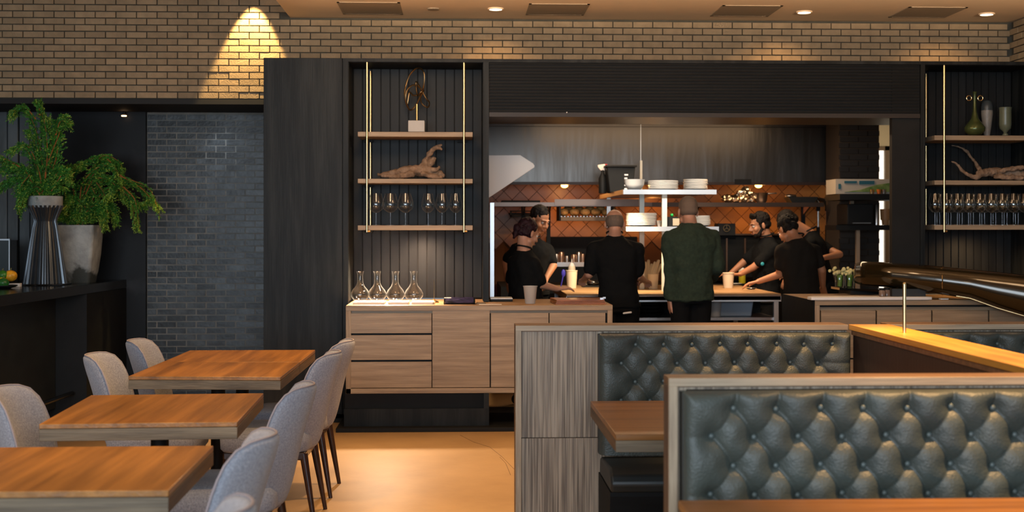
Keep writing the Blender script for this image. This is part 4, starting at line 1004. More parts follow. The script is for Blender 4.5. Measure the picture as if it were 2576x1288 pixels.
# ---------------------------------------------------------------- people
EYEW = mat('eye', (.6, .55, .5), .3); IRIS = mat('iris', (.02, .012, .008), .2); LIP = mat('lip', (.4, .14, .1), .5); BROW = mat('brow', (.03, .015, .01), .8)
UP = Vector((0, 0, 1))
def px3(d, Y): return P(d[0], d[1], Y + (d[2] if len(d) > 2 else 0))
def hand(mb, wr, d, n, curl=.5, side=1):
    d = d.normalized(); n = (n - d * n.dot(d)).normalized(); s_ = d.cross(n) * side
    for o_ in (-.028, -.01, .01, .028):
        mb.cap(wr + s_ * o_ * .6 + d * .01, wr + d * .085 + s_ * o_, .014, .0125, 8)
    for o_, L_ in ((-.030, .055), (-.010, .072), (.010, .078), (.030, .068)):
        a = wr + d * .085 + s_ * o_
        d1 = (d + n * curl * .5).normalized(); b_ = a + d1 * L_ * .5
        d2 = (d + n * curl * 1.4).normalized(); c_ = b_ + d2 * L_ * .32
        d3 = (d + n * curl * 2.2).normalized(); e_ = c_ + d3 * L_ * .25
        mb.cap(a, b_, .0095, .0088, 8); mb.cap(b_, c_, .0088, .008, 8); mb.cap(c_, e_, .008, .007, 8)
    a = wr + d * .025 + s_ * .024; b_ = a + (d * .6 + s_ * .8 + n * .3).normalized() * .045; c_ = b_ + (d * .9 + s_ * .25 + n * .4).normalized() * .035
    mb.cap(a, b_, .014, .011, 8); mb.cap(b_, c_, .0105, .008, 8)
def person(label, Y, head, yaw, pitch, neck, pelvis, shw, arms, hair, top, skin=SKIN, waist=None, sleeve=.75, coat=False, roll=0, hs=1.0, beard=False, pony=False, apron=True, fy=None, body_yaw=None, slen=None):
    """head/neck/pelvis: pixel (px,py[,dy]); yaw 0 looks away from the camera, 90 to the right"""
    hc = px3(head, Y); nb = px3(neck, Y); pv = px3(pelvis, Y)
    yr = math.radians(yaw); fw = Vector((math.sin(yr), math.cos(yr), 0)); rt = Vector((fw.y, -fw.x, 0))
    byr = math.radians(body_yaw if body_yaw is not None else yaw); bf = Vector((math.sin(byr), math.cos(byr), 0)); br = Vector((bf.y, -bf.x, 0))
    root = thing('person', label, 'person', (pv.x, pv.y, 0))
    # head frame
    R = Matrix((rt, fw, UP)).transposed() @ Euler((math.radians(pitch), math.radians(roll), 0)).to_matrix()
    def h(x, y, z): return hc + R @ Vector((x * hs, y * hs, z * hs))
    b = MB()
    b.ell(h(0, -.012, .035), (.074 * hs, .094 * hs, .082 * hs), R); b.ell(h(0, .03, -.03), (.058 * hs, .062 * hs, .08 * hs), R)
    b.ell(h(0, .062, -.095), (.026 * hs, .022 * hs, .02 * hs), R)
    for s_ in (-1, 1):
        b.cap(h(s_ * .048, .01, -.07), h(s_ * .012, .06, -.1), .022 * hs, .018 * hs); b.ell(h(s_ * .04, .06, -.03), .024 * hs)
        b.ell(h(s_ * .077, -.008, -.012), (.010 * hs, .02 * hs, .032 * hs), R @ Euler((0, 0, s_ * .35)).to_matrix())
        b.cap(h(s_ * .012, .09, .022), h(s_ * .045, .078, .022), .009 * hs, .007 * hs)
    b.cap(h(0, .09, .01), h(0, .112, -.028), .009 * hs, .0135 * hs)
    for s_ in (-1, 1): b.ell(h(s_ * .012, .1, -.034), .009 * hs)
    b.ell(h(0, .089, -.062), (.02, .012, .006), R); b.ell(h(0, .086, -.072), (.018, .012, .007), R)
    b.cap(h(0, -.03, -.05), nb + Vector((0, 0, -.01)), .054, .06)
    # torso
    up = (nb - pv).normalized()
    tf = (bf - up * bf.dot(up)).normalized(); tr = br
    L = (nb - pv).length
    def sec(t, hw, hd, off=0): return (pv + up * L * t + tf * off, tr * hw, tf * hd)
    tor = [sec(-.06, .10, .08), sec(0, .155, .105), sec(.12, .16, .11), sec(.3, .145, .1), sec(.5, .155, .105, .005), sec(.7, shw * .86, .11, .005), sec(.82, shw * .82, .1, -.005), sec(.91, shw * .56, .075, -.01), sec(.97, .07, .06, -.01), sec(1.02, .058, .055, -.005)]
    b.loft([(c, r_ * .93, f_ * .93) for c, r_, f_ in tor], 20)
    sh = [nb - up * .105 + tr * (s_ * shw * .86) - tf * .005 for s_ in (-1, 1)]
    # legs
    fl = []
    for s_ in (-1, 1):
        hip = pv + tr * (s_ * .085); ft = Vector((hip.x, hip.y, .0)) + Vector((0, 0, .08)) + bf * 0
        kn = Vector((hip.x, hip.y, .5)) + bf * .02; fl.append((hip, kn, ft))
        b.cap(hip, kn, .075, .052); b.cap(kn, ft, .05, .036); b.cap(ft - bf * .02, ft + bf * .12 - Vector((0, 0, .04)), .03, .03)
    shirt = MB(); k = 1.0
    hem = waist if waist is not None else -.02
    ex = .012 if not coat else .03
    ss = [s for s in tor if True]
    prof = [(c, r_ + r_.normalized() * ex, f_ + f_.normalized() * ex) for c, r_, f_ in ss[1:]]
    if hem < 0: prof = [(pv + up * L * hem, tr * (.165 + ex * 1.2), tf * (.115 + ex * 1.2))] + prof
    prof[-1] = (prof[-1][0] - up * .005, tr * (.062 + (.012 if coat else 0)), tf * .062)
    shirt.loft(prof, 24)
    for (s_, shd, arm) in ((-1, sh[0], arms[0]), (1, sh[1], arms[1])):
        if arm is None: continue
        el, wr = px3(arm[0], Y), px3(arm[1], Y)
        b.cap(shd, el, .044, .036); b.cap(el, wr, .037, .025)
        hd_ = (Vector(arm[2]) if len(arm) > 2 else (wr - el)).normalized()
        nn = Vector(arm[3]) if len(arm) > 3 else Vector((0, 0, -1)) if abs(hd_.z) < .8 else -br * s_
        hand(b, wr, hd_, nn, arm[4] if len(arm) > 4 else .5, s_)
        r0 = .056 if not coat else .064; shirt.cap(nb - up * .045 + tr * (s_ * .04), shd, .04, r0 * .95)
        b.cap(nb - up * .05, shd, .035, .04)
        if coat: shirt.cap(shd, el, r0, .056); shirt.cap(el, wr + (el - wr).normalized() * .02, .056, .042)
        else:
            e2 = shd.lerp(el, slen if slen else sleeve); shirt.cap(shd, e2, r0, .056)
    o = obj('body', b, skin, root, smooth=True, ang=3)
    rm = o.modifiers.new('remesh', 'REMESH'); rm.mode = 'VOXEL'; rm.voxel_size = .0068; rm.use_smooth_shade = True
    sm = o.modifiers.new('smooth', 'SMOOTH'); sm.iterations = 2; sm.factor = .5
    s = obj('jacket' if coat else 'shirt', shirt, top, root, smooth=True, ang=3)
    rm = s.modifiers.new('remesh', 'REMESH'); rm.mode = 'VOXEL'; rm.voxel_size = .012; rm.use_smooth_shade = True
    sm = s.modifiers.new('smooth', 'SMOOTH'); sm.iterations = 6; sm.factor = .6
    tx = bpy.data.textures.get('folds') or bpy.data.textures.new('folds', 'CLOUDS'); tx.noise_scale = .12
    dm = s.modifiers.new('folds', 'DISPLACE'); dm.texture = tx; dm.strength = .03 if not coat else .045; dm.texture_coords = 'GLOBAL'; dm.mid_level = .45
    pt_ = MB(); pt_.loft([(pv - UP * .05, br * .165, bf * .115), (pv + UP * .0, br * .168, bf * .118), (pv + UP * .07, br * .16, bf * .112)], 20)
    for hip, kn, ft in fl: pt_.cap(hip - UP * .02, kn, .092, .07); pt_.cap(kn, ft + UP * .02, .07, .055)
    p_ = obj('trousers', pt_, PANTS, root, smooth=True, ang=3)
    rm = p_.modifiers.new('remesh', 'REMESH'); rm.mode = 'VOXEL'; rm.voxel_size = .015; rm.use_smooth_shade = True
    for hip, kn, ft in fl:
        obj('shoe', MB().cap(ft - bf * .03 + UP * (-.035), ft + bf * .14 - UP * .045, .045, .033), BLACK, root, smooth=True)
    # face
    for s_ in (-1, 1):
        e = obj('eye', MB().ell(h(s_ * .031, .076, .003), .0125 * hs), EYEW, root, smooth=True)
        obj('pupil', MB().ell(h(s_ * .031, .0868, .001), .0055 * hs), IRIS, e, smooth=True)
        obj('eyebrow', MB().cap(h(s_ * .016, .098, .026), h(s_ * .048, .083, .028), .0045, .003), BROW, root, smooth=True)
    obj('mouth', MB().ell(h(0, .0985, -.067), (.02, .004, .006), R), LIP, root, smooth=True)
    hm = MB()
    if hair == 'bald':
        hm.ell(h(0, -.022, .016), (.078 * hs, .091 * hs, .082 * hs), R); hmat = HAIRG
    elif hair == 'buzz':
        hm.ell(h(0, -.019, .042), (.078 * hs, .093 * hs, .084 * hs), R); hm.ell(h(0, -.03, .0), (.076 * hs, .08 * hs, .05 * hs), R); hmat = HAIRG
    else:
        hm.ell(h(0, -.024, .05), (.083 * hs, .096 * hs, .086 * hs), R); hm.ell(h(0, -.04, -.005), (.078 * hs, .078 * hs, .06 * hs), R); hmat = HAIRR if pony else HAIRB
        if hair == 'quiff':
            for k in range(6): hm.ell(h(-.04 + .016 * k, .06 - .006 * abs(k - 2.5), .1 + .006 * (k % 2)), .024 * hs)
            for s_ in (-1, 1): hm.ell(h(s_ * .07, .012, .015), (.012, .02, .04), R)
        if pony:
            hm.ell(h(0, -.115, .005), (.035, .035, .04)); hm.cap(h(0, -.125, 0), h(0, -.125, -.09), .034, .014)
    ho = obj('hair', hm, hmat, root, smooth=True, ang=3)
    rm = ho.modifiers.new('remesh', 'REMESH'); rm.mode = 'VOXEL'; rm.voxel_size = .007; rm.use_smooth_shade = True
    if hair not in ('bald', 'buzz'):
        tx = bpy.data.textures.get('locks') or bpy.data.textures.new('locks', 'CLOUDS'); tx.noise_scale = .03
        dm = ho.modifiers.new('locks', 'DISPLACE'); dm.texture = tx; dm.strength = .022; dm.texture_coords = 'LOCAL'
    if beard:
        bm_ = MB(); bm_.ell(h(0, .058, -.09), (.038, .035, .032), R)
        for s_ in (-1, 1): bm_.cap(h(s_ * .064, .0, -.03), h(s_ * .04, .045, -.09), .014, .024); bm_.ell(h(s_ * .018, .1, -.05), (.018, .007, .005), R)
        o = obj('beard', bm_, HAIRB, root, smooth=True, ang=3); rm = o.modifiers.new('remesh', 'REMESH'); rm.mode = 'VOXEL'; rm.voxel_size = .006; rm.use_smooth_shade = True
    if apron:
        ring = [nb + tr * (.066 * math.cos(a)) + tf * (.066 * math.sin(a)) + UP * (.028 + .018 * -math.sin(a)) for a in [k * PI / 10 for k in range(20)]]
        obj('apron_strap', MB().tube(ring, .008, 8, True), BLACK, root, smooth=True)
        w_ = MB(); w_.loft([(pv + up * .09 * k - UP * .0, tr * .182, tf * .134) for k in (0, .3)], 24)
        obj('apron_tie', w_, TEE, root, smooth=True)
    return root
W_ = person
p1 = person('woman in black tee with a dark plum ponytail leaning over the counter, leftmost cook', 11.05, (1328, 587), 55, -22, (1318, 630), (1322, 770), .165,
    [((1286, 712, .2), (1300, 735, .35)), ((1362, 716, -.08), (1402, 727, -.02), (.9, .25, .1), (0, .2, -1), .6)], 'long', TEE, sleeve=.8, pony=True, hs=.98)
p2 = person('young man with short dark hair in black tee looking down behind the ponytailed woman', 12.05, (1358, 553), 140, -24, (1340, 598), (1335, 740), .2,
    [((1392, 668, 0), (1374, 700, -.12)), ((1272, 662, -.05), (1278, 705, -.15))], 'short', TEE, skin=SKIN2, sleeve=.72, body_yaw=150)
p3 = person('balding man with cropped grey hair in black tee seen from behind, centre of the pass', 10.98, (1546, 563), 3, -14, (1546, 594), (1558, 770), .215,
    [((1482, 690, .02), (1470, 702, .28)), ((1604, 694, .02), (1622, 706, .26))], 'bald', TEE, sleeve=.85)
p4 = person('tall man in a dark green wool jacket and black trousers seen from behind', 10.62, (1730, 532), -8, -6, (1737, 565), (1738, 748), .215,
    [((1688, 668, -.02), (1684, 752, -.02), (.12, .05, -1), (1, .2, 0), .35), ((1806, 676, .0), (1792, 700, .3), (.1, 1, .1))], 'buzz', JACK, coat=True, apron=False, waist=-.04)
p5 = person('bearded man with dark swept hair in black tee, facing left behind the prep table', 12.9, (1911, 566), -98, -14, (1928, 598), (1925, 760), .19,
    [((1896, 672, -.12), (1862, 690, -.08), (-1, -.1, 0)), ((1868, 662, .12), (1838, 688, .1), (-1, 0, -.1), (0, 0, -1), .6)], 'quiff', TEE, skin=SKIN2, beard=True, body_yaw=-105, sleeve=.7)
c = P(1918, 664, 12.66); obj('round_badge', MB().ell(c, (.018, .008, .018)), mat('teal_badge', (.02, .28, .36), .5), p5)
p6 = person('cook in black tee bent over the right end of the prep table, back to us', 11.75, (1981, 578), -25, -38, (2003, 600), (2018, 755), .2,
    [((1962, 690, .03), (1908, 708, .12), (-.9, .1, -.2), (0, 0, -1), .5), ((2068, 680, .05), (2070, 722, .2))], 'short', mat('charcoal_cotton', (.014, .012, .010), .9, spec=.15, bump=.25, bscale=25), skin=SKIN2, sleeve=.62, body_yaw=-15)
p7 = person('tall cook in black tee bowing his head behind the bent cook, elbow out at right', 12.75, (1983, 562), -95, -52, (2036, 586), (2080, 745), .19,
    [((2000, 650, -.1), (1985, 690, -.1)), ((2112, 640, -.12), (2066, 650, -.25))], 'short', TEE, skin=SKIN2, sleeve=.6, body_yaw=-70, roll=0)
c = P(1578, 787, 10.86); obj('pocket_towel', MB().cap(c + Vector((-.03, 0, -.004)), c + Vector((.03, 0, .004)), .008), WHITE, p3)
# ---------------------------------------------------------------- bar on the left
BZ = 1.05
xn, xf = G(0, 743, BZ).x, G(319, 703, BZ).x
yfar = G(319, 703, BZ).y
bar = thing('bar_counter', 'long black stone bar counter along the left side with waterfall end', 'bar', ((xn + xf) / 2 - .4, 9.5, 0))
sl = (xn - xf) / (G(319, 703, BZ).y - G(0, 743, BZ).y)
def bx(y): return xf + sl * (yfar - y)
BART = mat('bar_stone', (.012, .012, .012), .16, var=.3, vscale=120, bump=.05, bscale=200)
obj('worktop', MB().prism([(bx(6.0), 6.0), (bx(yfar), yfar), (-4.6, yfar), (-4.6, 6.0)], BZ - .075, BZ, 'z'), BART, bar, bevel=.003)
obj('end_leg', MB().prism([(bx(10.45), 10.45), (bx(yfar), yfar), (-4.5, yfar), (-4.5, 10.45)], 0, BZ - .076, 'z'), BLACK, bar)
yy = [10.44, 9.3, 8.1, 7.0, 6.1]
for i in range(4):
    a, b = yy[i], yy[i + 1] + .01
    obj('front_panel', MB().prism([(bx(b) - .24, b), (bx(a) - .24, a), (bx(a) - .30, a), (bx(b) - .30, b)], .08, BZ - .076, 'z'), mat('bar_panel', (.016, .02, .021), .35, var=.2), bar)
obj('kick_base', MB().prism([(bx(6.1) - .3, 6.1), (bx(10.44) - .3, 10.44), (-4.4, 10.44), (-4.4, 6.1)], 0, .08, 'z'), BLACK, bar)
obj('foot_rail', MB().tube([(bx(6.1) - .1, 6.1, .2), (bx(10.4) - .1, 10.4, .2)], .018, 10), mat('dark_rail', (.05, .055, .06), .3, .9), bar, smooth=True)
for y in (7.5, 9.4): obj('rail_bracket', box(bx(y) - .26, bx(y) - .1, y, y + .02, .19, .21), MATS['dark_rail'], bar)
# planter with juniper
def stained():
    m = CONC.copy(); m.name = 'stained_concrete'; nt = m.node_tree; N = nt.nodes; L = nt.links
    b = N['Principled BSDF']; src = b.inputs['Base Color'].links[0].from_socket
    tc = N.new('ShaderNodeTexCoord'); sp = N.new('ShaderNodeSeparateXYZ'); L.new(tc.outputs['Object'], sp.inputs[0])
    nz = N.new('ShaderNodeTexNoise'); nz.inputs['Scale'].default_value = 9; nz.inputs['Detail'].default_value = 8; L.new(tc.outputs['Object'], nz.inputs['Vector'])
    ma = N.new('ShaderNodeMath'); ma.operation = 'MULTIPLY_ADD'; ma.inputs[1].default_value = -2.2; ma.inputs[2].default_value = .33; L.new(sp.outputs['Z'], ma.inputs[0])
    ad = N.new('ShaderNodeMath'); ad.operation = 'ADD'; L.new(ma.outputs[0], ad.inputs[0]); L.new(nz.outputs['Fac'], ad.inputs[1])
    cr = N.new('ShaderNodeValToRGB'); cr.color_ramp.elements[0].position = .55; cr.color_ramp.elements[1].position = .72; L.new(ad.outputs[0], cr.inputs[0])
    mx = N.new('ShaderNodeMixRGB'); mx.inputs[2].default_value = (.045, .05, .045, 1); L.new(cr.outputs[0], mx.inputs[0]); L.new(src, mx.inputs[1]); L.new(mx.outputs[0], b.inputs['Base Color'])
    return m
py_ = 10.88; c = P(197, 700, py_)
pot = thing('juniper_planter', 'tall tapered weathered concrete planter with drooping juniper on the bar', 'potted plant', (c.x, py_, BZ))
k = py_ / F_PX
sq = MB(); prof = [(36, 0), (41, 30), (46, 70), (49, 110), (50, 142)]
def rsq(w_, z, n=8):
    r_ = .03; pts = []
    for cx_, cy_, a0 in ((1, 1, 0), (-1, 1, 90), (-1, -1, 180), (1, -1, 270)):
        for j in range(4): a = math.radians(a0 + j * 30); pts.append((cx_ * (w_ - r_) + r_ * math.cos(a), cy_ * (w_ - r_) + r_ * math.sin(a), z))
    return pts
rings = [rsq(w_ * k, z * k) for w_, z in prof] + [rsq(45 * k, 142 * k), rsq(44 * k, 120 * k)]
vs = [v for r_ in rings for v in r_]; m_ = 16
fs = [(i * m_ + j, i * m_ + (j + 1) % m_, (i + 1) * m_ + (j + 1) % m_, (i + 1) * m_ + j) for i in range(len(rings) - 1) for j in range(m_)] + [tuple(range(m_ - 1, -1, -1)), tuple(range((len(rings) - 1) * m_, len(rings) * m_))]
obj('planter', MB().add(vs, fs), stained(), pot, W=False, smooth=True)
st_ = MB(); 
dirt = mat('moss_stain', (.06, .065, .05), .95, var=.5, vscale=30)
def spray(root, pts, nt, tl, dens, tipf=.25, name='foliage', sp=1.0, droop=.3):
    """one juniper branch: curved stem with feathery side twigs"""
    q = cat(pts, 10, False); n = len(q)
    out = ([], [])
    for t in range(nt):
        u = (t + random.random()) / nt; f = u * (n - 1); i = min(int(f), n - 2); p = q[i].lerp(q[i + 1], f - i); tg = (q[i + 1] - q[i]).normalized()
        ln = tl * (1 - .55 * u) * random.uniform(.6, 1.2)
        a = random.uniform(0, 2 * PI); o_ = tg.orthogonal().normalized(); o_ = Matrix.Rotation(a, 3, tg) @ o_
        d = (tg * random.uniform(.8, 1.4) + o_ * sp * .5 + Vector((0, 0, -droop * .6))).normalized()
        m = 10
        for j in range(m):
            w1 = (j + 1) / m; pp = p + d * ln * w1 + Vector((0, 0, -droop * ln * w1 * w1))
            for s_ in range(3):
                e = (d * .9 + Vector((random.gauss(0, .6), random.gauss(0, .6), random.gauss(0, .5)))).normalized()
                L_ = random.uniform(.010, .021) * dens; sd = e.cross(Vector((random.random(), random.random(), random.random()))).normalized() * L_ * .16
                k_ = 1 if (u > .72 or w1 > .85) and random.random() < tipf * 2 else 0
                out[k_].append((pp - sd * .5, pp + e * L_ * .5 + sd, pp + e * L_, pp + e * L_ * .5 - sd))
    return q, out
def juniper(root, branches, tipf):
    gm, tm_, sm_ = MB(), MB(), MB()
    for pts, nt, tl, dens in branches:
        q, out = spray(root, pts, nt, tl, dens, tipf)
        sm_.tube(q, [max(.0015, .006 * (1 - i / len(q))) for i in range(len(q))], 5)
        for mbb, L_ in ((gm, out[0]), (tm_, out[1])):
            for a, b_, c_, d_ in L_: mbb.add([a, b_, c_, d_], [(0, 1, 2, 3)])
    obj('foliage', gm, LEAF1, root, kind='stuff'); obj('tip_foliage', tm_, LEAF2, root, kind='stuff'); obj('stems', sm_, STEM, root, smooth=True, kind='stuff')
def B(Y, *pts): return [P(a, b, Y + (pts[i][2] if len(pts[i]) > 2 else 0)) for i, (a, b) in enumerate([(p_[0], p_[1]) for p_ in pts])]
br1 = []
for tgt in ([(200, 560), (215, 470, -.1), (260, 420, -.15), (295, 440, -.1), (318, 500)], [(205, 560), (250, 460), (310, 450), (360, 480), (398, 520, -.1)],
            [(205, 560), (225, 450, .1), (265, 398), (300, 420), (290, 470, .1)], [(200, 560), (185, 480), (190, 430), (240, 395), (270, 400)],
            [(200, 560), (260, 490), (300, 480), (330, 500), (346, 560)], [(190, 560), (170, 490, .1), (165, 430, .1), (200, 415)],
            [(210, 562), (250, 520), (280, 520), (290, 550)], [(190, 562), (180, 530), (172, 520), (160, 540)], [(200, 560), (230, 520, -.15), (250, 530, -.2), (262, 560, -.2)],
            [(210, 560), (270, 500), (320, 490), (350, 510), (380, 505)], [(205, 562), (225, 530, .05), (245, 520, .1)], [(200, 562), (205, 520, -.1), (190, 500, -.15), (170, 515, -.15)],
            [(200, 560), (230, 450, -.1), (280, 460, -.2), (270, 500, -.2)]):
    br1.append((B(py_, *tgt), 90, .13, 1.15)); 
    j = [(a + random.uniform(-10, 10), b + random.uniform(-8, 12), *(r_ or [0])) for a, b, *r_ in tgt]; br1.append((B(py_ + random.uniform(-.08, .08), *j), 55, .09, 1.1))
for _ in range(12):
    a = random.uniform(160, 245); br1.append((B(py_, (195, 562), ((195 + a) / 2, 540, random.uniform(-.1, .1)), (a, random.uniform(515, 555), random.uniform(-.12, .12))), 45, .09, 1.1))
for tgt in ([(290, 440), (335, 455), (378, 478), (403, 545)], [(310, 470), (338, 500), (345, 535), (352, 580)], [(235, 450), (258, 480), (268, 510), (272, 548)], [(300, 440), (350, 470), (380, 500), (392, 525)], [(270, 400), (292, 425), (300, 450)], [(230, 470), (245, 500), (250, 530)]):
    br1.append((B(py_ - .12, *tgt), 26, .06, 1.0))
juniper(pot, br1, .3)
# ribbed vase
vy = 10.37; c = P(114, 700, vy); k = vy / F_PX
vs_ = thing('juniper_vase', 'hourglass ribbed dark metal vase with concrete bowl and upright juniper', 'potted plant', (c.x, vy, BZ))
seg = 96
prof = [(50, 4), (45, 40), (38, 90), (30, 140), (26, 158), (28, 166), (36, 184), (42, 197)]
vv = []; ff = []
for i, (r_, z) in enumerate(prof):
    for j in range(seg):
        a = 2 * PI * j / seg; rr = r_ * k * (1 + .06 * (1 if (j % 4) < 2 else -1)); vv.append((rr * math.cos(a), rr * math.sin(a), z * k))
for i in range(len(prof) - 1):
    for j in range(seg): j2 = (j + 1) % seg; ff.append((i * seg + j, i * seg + j2, (i + 1) * seg + j2, (i + 1) * seg + j))
ff.append(tuple(range(seg - 1, -1, -1))); ff.append(tuple(range((len(prof) - 1) * seg, len(prof) * seg)))
obj('ribbed_body', MB().add(vv, ff), RIBM, vs_, W=False, smooth=True, ang=.4)
obj('bowl', MB().lathe([(38 * k, 192 * k), (41 * k, 196 * k), (41.5 * k, 220 * k), (38 * k, 221 * k), (36 * k, 205 * k)], seg=40), CONC, vs_, W=False, smooth=True)
obj('base_tray', box(-78 * k, 52 * k, -.17, .14, 0, 3.6 * k), BLACKG, vs_, W=False, bevel=.003)
br2 = []
for tgt in ([(113, 490), (105, 400), (88, 320), (60, 275), (38, 285)], [(113, 490), (118, 400), (110, 320), (100, 262)], [(115, 490), (130, 400), (140, 330), (152, 300), (168, 305)],
            [(110, 490), (80, 440), (45, 420), (10, 400)], [(110, 490), (75, 455), (55, 470), (50, 520)], [(113, 490), (90, 420), (60, 370), (30, 375)],
            [(115, 490), (140, 440), (155, 430), (170, 450)], [(113, 490), (100, 440), (95, 380), (75, 330)], [(113, 490), (60, 450), (20, 455), (-20, 480)], [(113, 490), (125, 420), (128, 360), (120, 300)],
            [(113, 490), (70, 430), (20, 420), (-30, 440)], [(113, 490), (140, 400), (148, 350), (146, 315)], [(113, 490), (95, 470, -.1), (70, 480, -.15), (60, 500, -.15)]):
    br2.append((B(vy, *tgt), 80, .13, 1.15))
    j = [(a + random.uniform(-12, 12), b + random.uniform(-6, 10)) for a, b, *r_ in tgt]; br2.append((B(vy + random.uniform(-.1, .1), *j), 45, .09, 1.1))
for _ in range(12):
    a = random.uniform(60, 170); br2.append((B(vy, (113, 490), ((113 + a) / 2, 470, random.uniform(-.1, .1)), (a, random.uniform(430, 490), random.uniform(-.15, .15))), 40, .09, 1.1))
for tgt in ([(75, 440), (55, 465), (48, 500), (50, 545)], [(140, 340), (152, 305), (172, 312)], [(90, 300), (60, 268), (30, 280)], [(100, 290), (98, 270), (90, 258)], [(50, 420), (10, 400), (-15, 420)]):
    br2.append((B(vy - .1, *tgt), 26, .055, 1.0))
juniper(vs_, br2, .2)
# gourds
gy = 9.8
GO = [(6, 692, .042, (.03, .14, .015), 'green ribbed gourd on top of the pile at the left picture edge'), (26, 694, .05, (.7, .33, .02), 'orange yellow ribbed gourd, right of the pile'),
      (4, 709, .04, (.6, .5, .03), 'pale yellow gourd in the middle of the pile'), (8, 726, .042, (.02, .12, .02), 'dark green gourd at the bottom of the pile')]
for i, (px, py, r_, colr, l) in enumerate(GO):
    p = P(px, py, gy + (0, .03, -.03, -.06)[i]); t = thing('gourd', l, 'gourd', (p.x, p.y, max(p.z - r_, BZ)), group='gourds on the bar')
    vv = []; ff = []; sg = 32; rg = 12
    for a in range(rg + 1):
        th = PI * a / rg
        for b in range(sg):
            ph = 2 * PI * b / sg; rr = r_ * (1 + .07 * abs(math.cos(ph * 5)) - .05); vv.append((rr * max(math.sin(th), .02) * math.cos(ph), rr * max(math.sin(th), .02) * math.sin(ph), r_ + r_ * .85 * math.cos(th)))
    for a in range(rg):
        for b in range(sg): ff.append((a * sg + b, a * sg + (b + 1) % sg, (a + 1) * sg + (b + 1) % sg, (a + 1) * sg + b))
    obj('rind', MB().add(vv, ff), mat('gourd_rind_%d' % i, colr, .35, var=.35, vscale=20), t, W=False, smooth=True)
    obj('stalk', MB().cap((0, 0, r_ * 1.8), (.006, 0, r_ * 2.1), .006, .004, 8), mat('stalk', (.12, .12, .04), .8), t, W=False, smooth=True)
p = G(0, 731, BZ); t = one('gourd_dish', MB().lathe([(.05, 0), (.085, .012), (.1, .02), (.1, .024), (.06, .01)], (P(5, 700, 9.75).x, 9.78, BZ + .0005), 28), BLACK, 'flat dark dish under the pile of gourds', 'dish', smooth=True)
p = G(38, 722, BZ); one('white_box', box(p.x - .035, p.x + .04, p.y - .02, p.y + .03, BZ + .0005, BZ + .028), WHITE, 'small white box on the bar between gourds and ribbed vase', 'box', bevel=.002)
Y = 10.9; t = thing('order_screen', 'dark screen with thin silver frame standing on the bar at the left edge', 'screen', (PX(5, Y), Y, BZ))
x0, x1, za, zb2 = PX(-45, Y), PX(25, Y), BZ + .02, PZ(0, 601, Y)
obj('panel', box(x0, x1, Y, Y + .02, za, zb2), mat('screen_glass', (.03, .04, .042), .12, coat=.5), t)
obj('silver_frame', MB().box(x0, x1, Y - .006, Y, zb2 - .012, zb2).box(x1 - .008, x1, Y - .006, Y, za, zb2 - .012), STEELB, t)
obj('housing', box(x0, PX(40, Y), Y + .021, Y + .06, za, zb2 - .01), BLACK, t)
obj('stand', box(x0 + .05, x1 - .03, Y - .04, Y + .08, BZ, BZ + .02), BLACK, t)
# ---------------------------------------------------------------- dining tables
TH = .75
def table(lab, c4, axism=WALY):
    """c4: near-left, near-right, far-right, far-left in plan"""
    (nl, nr, fr_, fl_) = c4
    cx, cy = sum(p[0] for p in c4) / 4, sum(p[1] for p in c4) / 4
    t = thing('dining_table', lab, 'table', (cx, cy, 0))
    t['group'] = 'square wooden dining tables'
    quad = [tuple(p) for p in c4]
    def shrink(q, e): return [(cx + (p[0] - cx) * (1 - e / abs(p[0] - cx)), cy + (p[1] - cy) * (1 - e / abs(p[1] - cy))) for p in q]
    obj('tabletop', MB().prism(quad, TH - .019, TH, 'z'), axism, t, bevel=.0025)
    obj('core', MB().prism(shrink(quad, .006), TH - .05, TH - .0195, 'z'), EDGE, t)
    w_ = .022
    i4 = shrink(quad, w_)
    for i in range(4):
        a, b_, c_, d_ = quad[i], quad[(i + 1) % 4], i4[(i + 1) % 4], i4[i]
        obj('edge_board', MB().prism([a, b_, c_, d_], TH - .066, TH - .021, 'z'), EDGE if i % 2 == 0 else EDGEY, t, bevel=.0015)
    obj('pedestal', MB().lathe([(.045, .03), (.04, .06), (.036, TH - .09), (.12, TH - .07), (.12, TH - .051)], (cx, cy, 0), 24), BLACK, t, smooth=True)
    for a in range(4):
        an = PI / 4 + a * PI / 2; d = Vector((math.cos(an), math.sin(an), 0)); s_ = Vector((-d.y, d.x, 0))
        c_ = Vector((cx, cy, 0)); e = c_ + d * .3
        vs = [c_ + s_ * .03 + UP * .02, c_ - s_ * .03 + UP * .02, e - s_ * .022 + UP * .008, e + s_ * .022 + UP * .008, c_ + s_ * .03 + UP * .06, c_ - s_ * .03 + UP * .06, e - s_ * .022 + UP * .028, e + s_ * .022 + UP * .028]
        obj('base_foot', MB().add(vs, [(0, 3, 2, 1), (4, 5, 6, 7), (0, 1, 5, 4), (1, 2, 6, 5), (2, 3, 7, 6), (3, 0, 4, 7)]), BLACK, t, bevel=.004)
    return t
def gp(a, b): g = G(a, b, TH); return Vector((g.x, g.y))
nl, nr, f_r, f_l = gp(323, 946), gp(706, 948), gp(793, 880), gp(478, 881)
ml, mr = nl.lerp(f_l, .5), nr.lerp(f_r, .5)
e = Vector((0, .003))
t1b = table('far half of the pair of pushed together wooden tables nearest the brick', [tuple(ml + e), tuple(mr + e), tuple(f_r), tuple(f_l)])
t1a = table('near half of the pair of pushed together wooden tables nearest the brick', [tuple(nl), tuple(nr), tuple(mr - e), tuple(ml - e)])
t2 = table('middle wooden dining table between grey chairs', [tuple(gp(98, 1067)), tuple(gp(597, 1061)), tuple(gp(663, 989)), tuple(gp(229, 994))])
n3 = gp(424, 1233); f3 = gp(537, 1121)
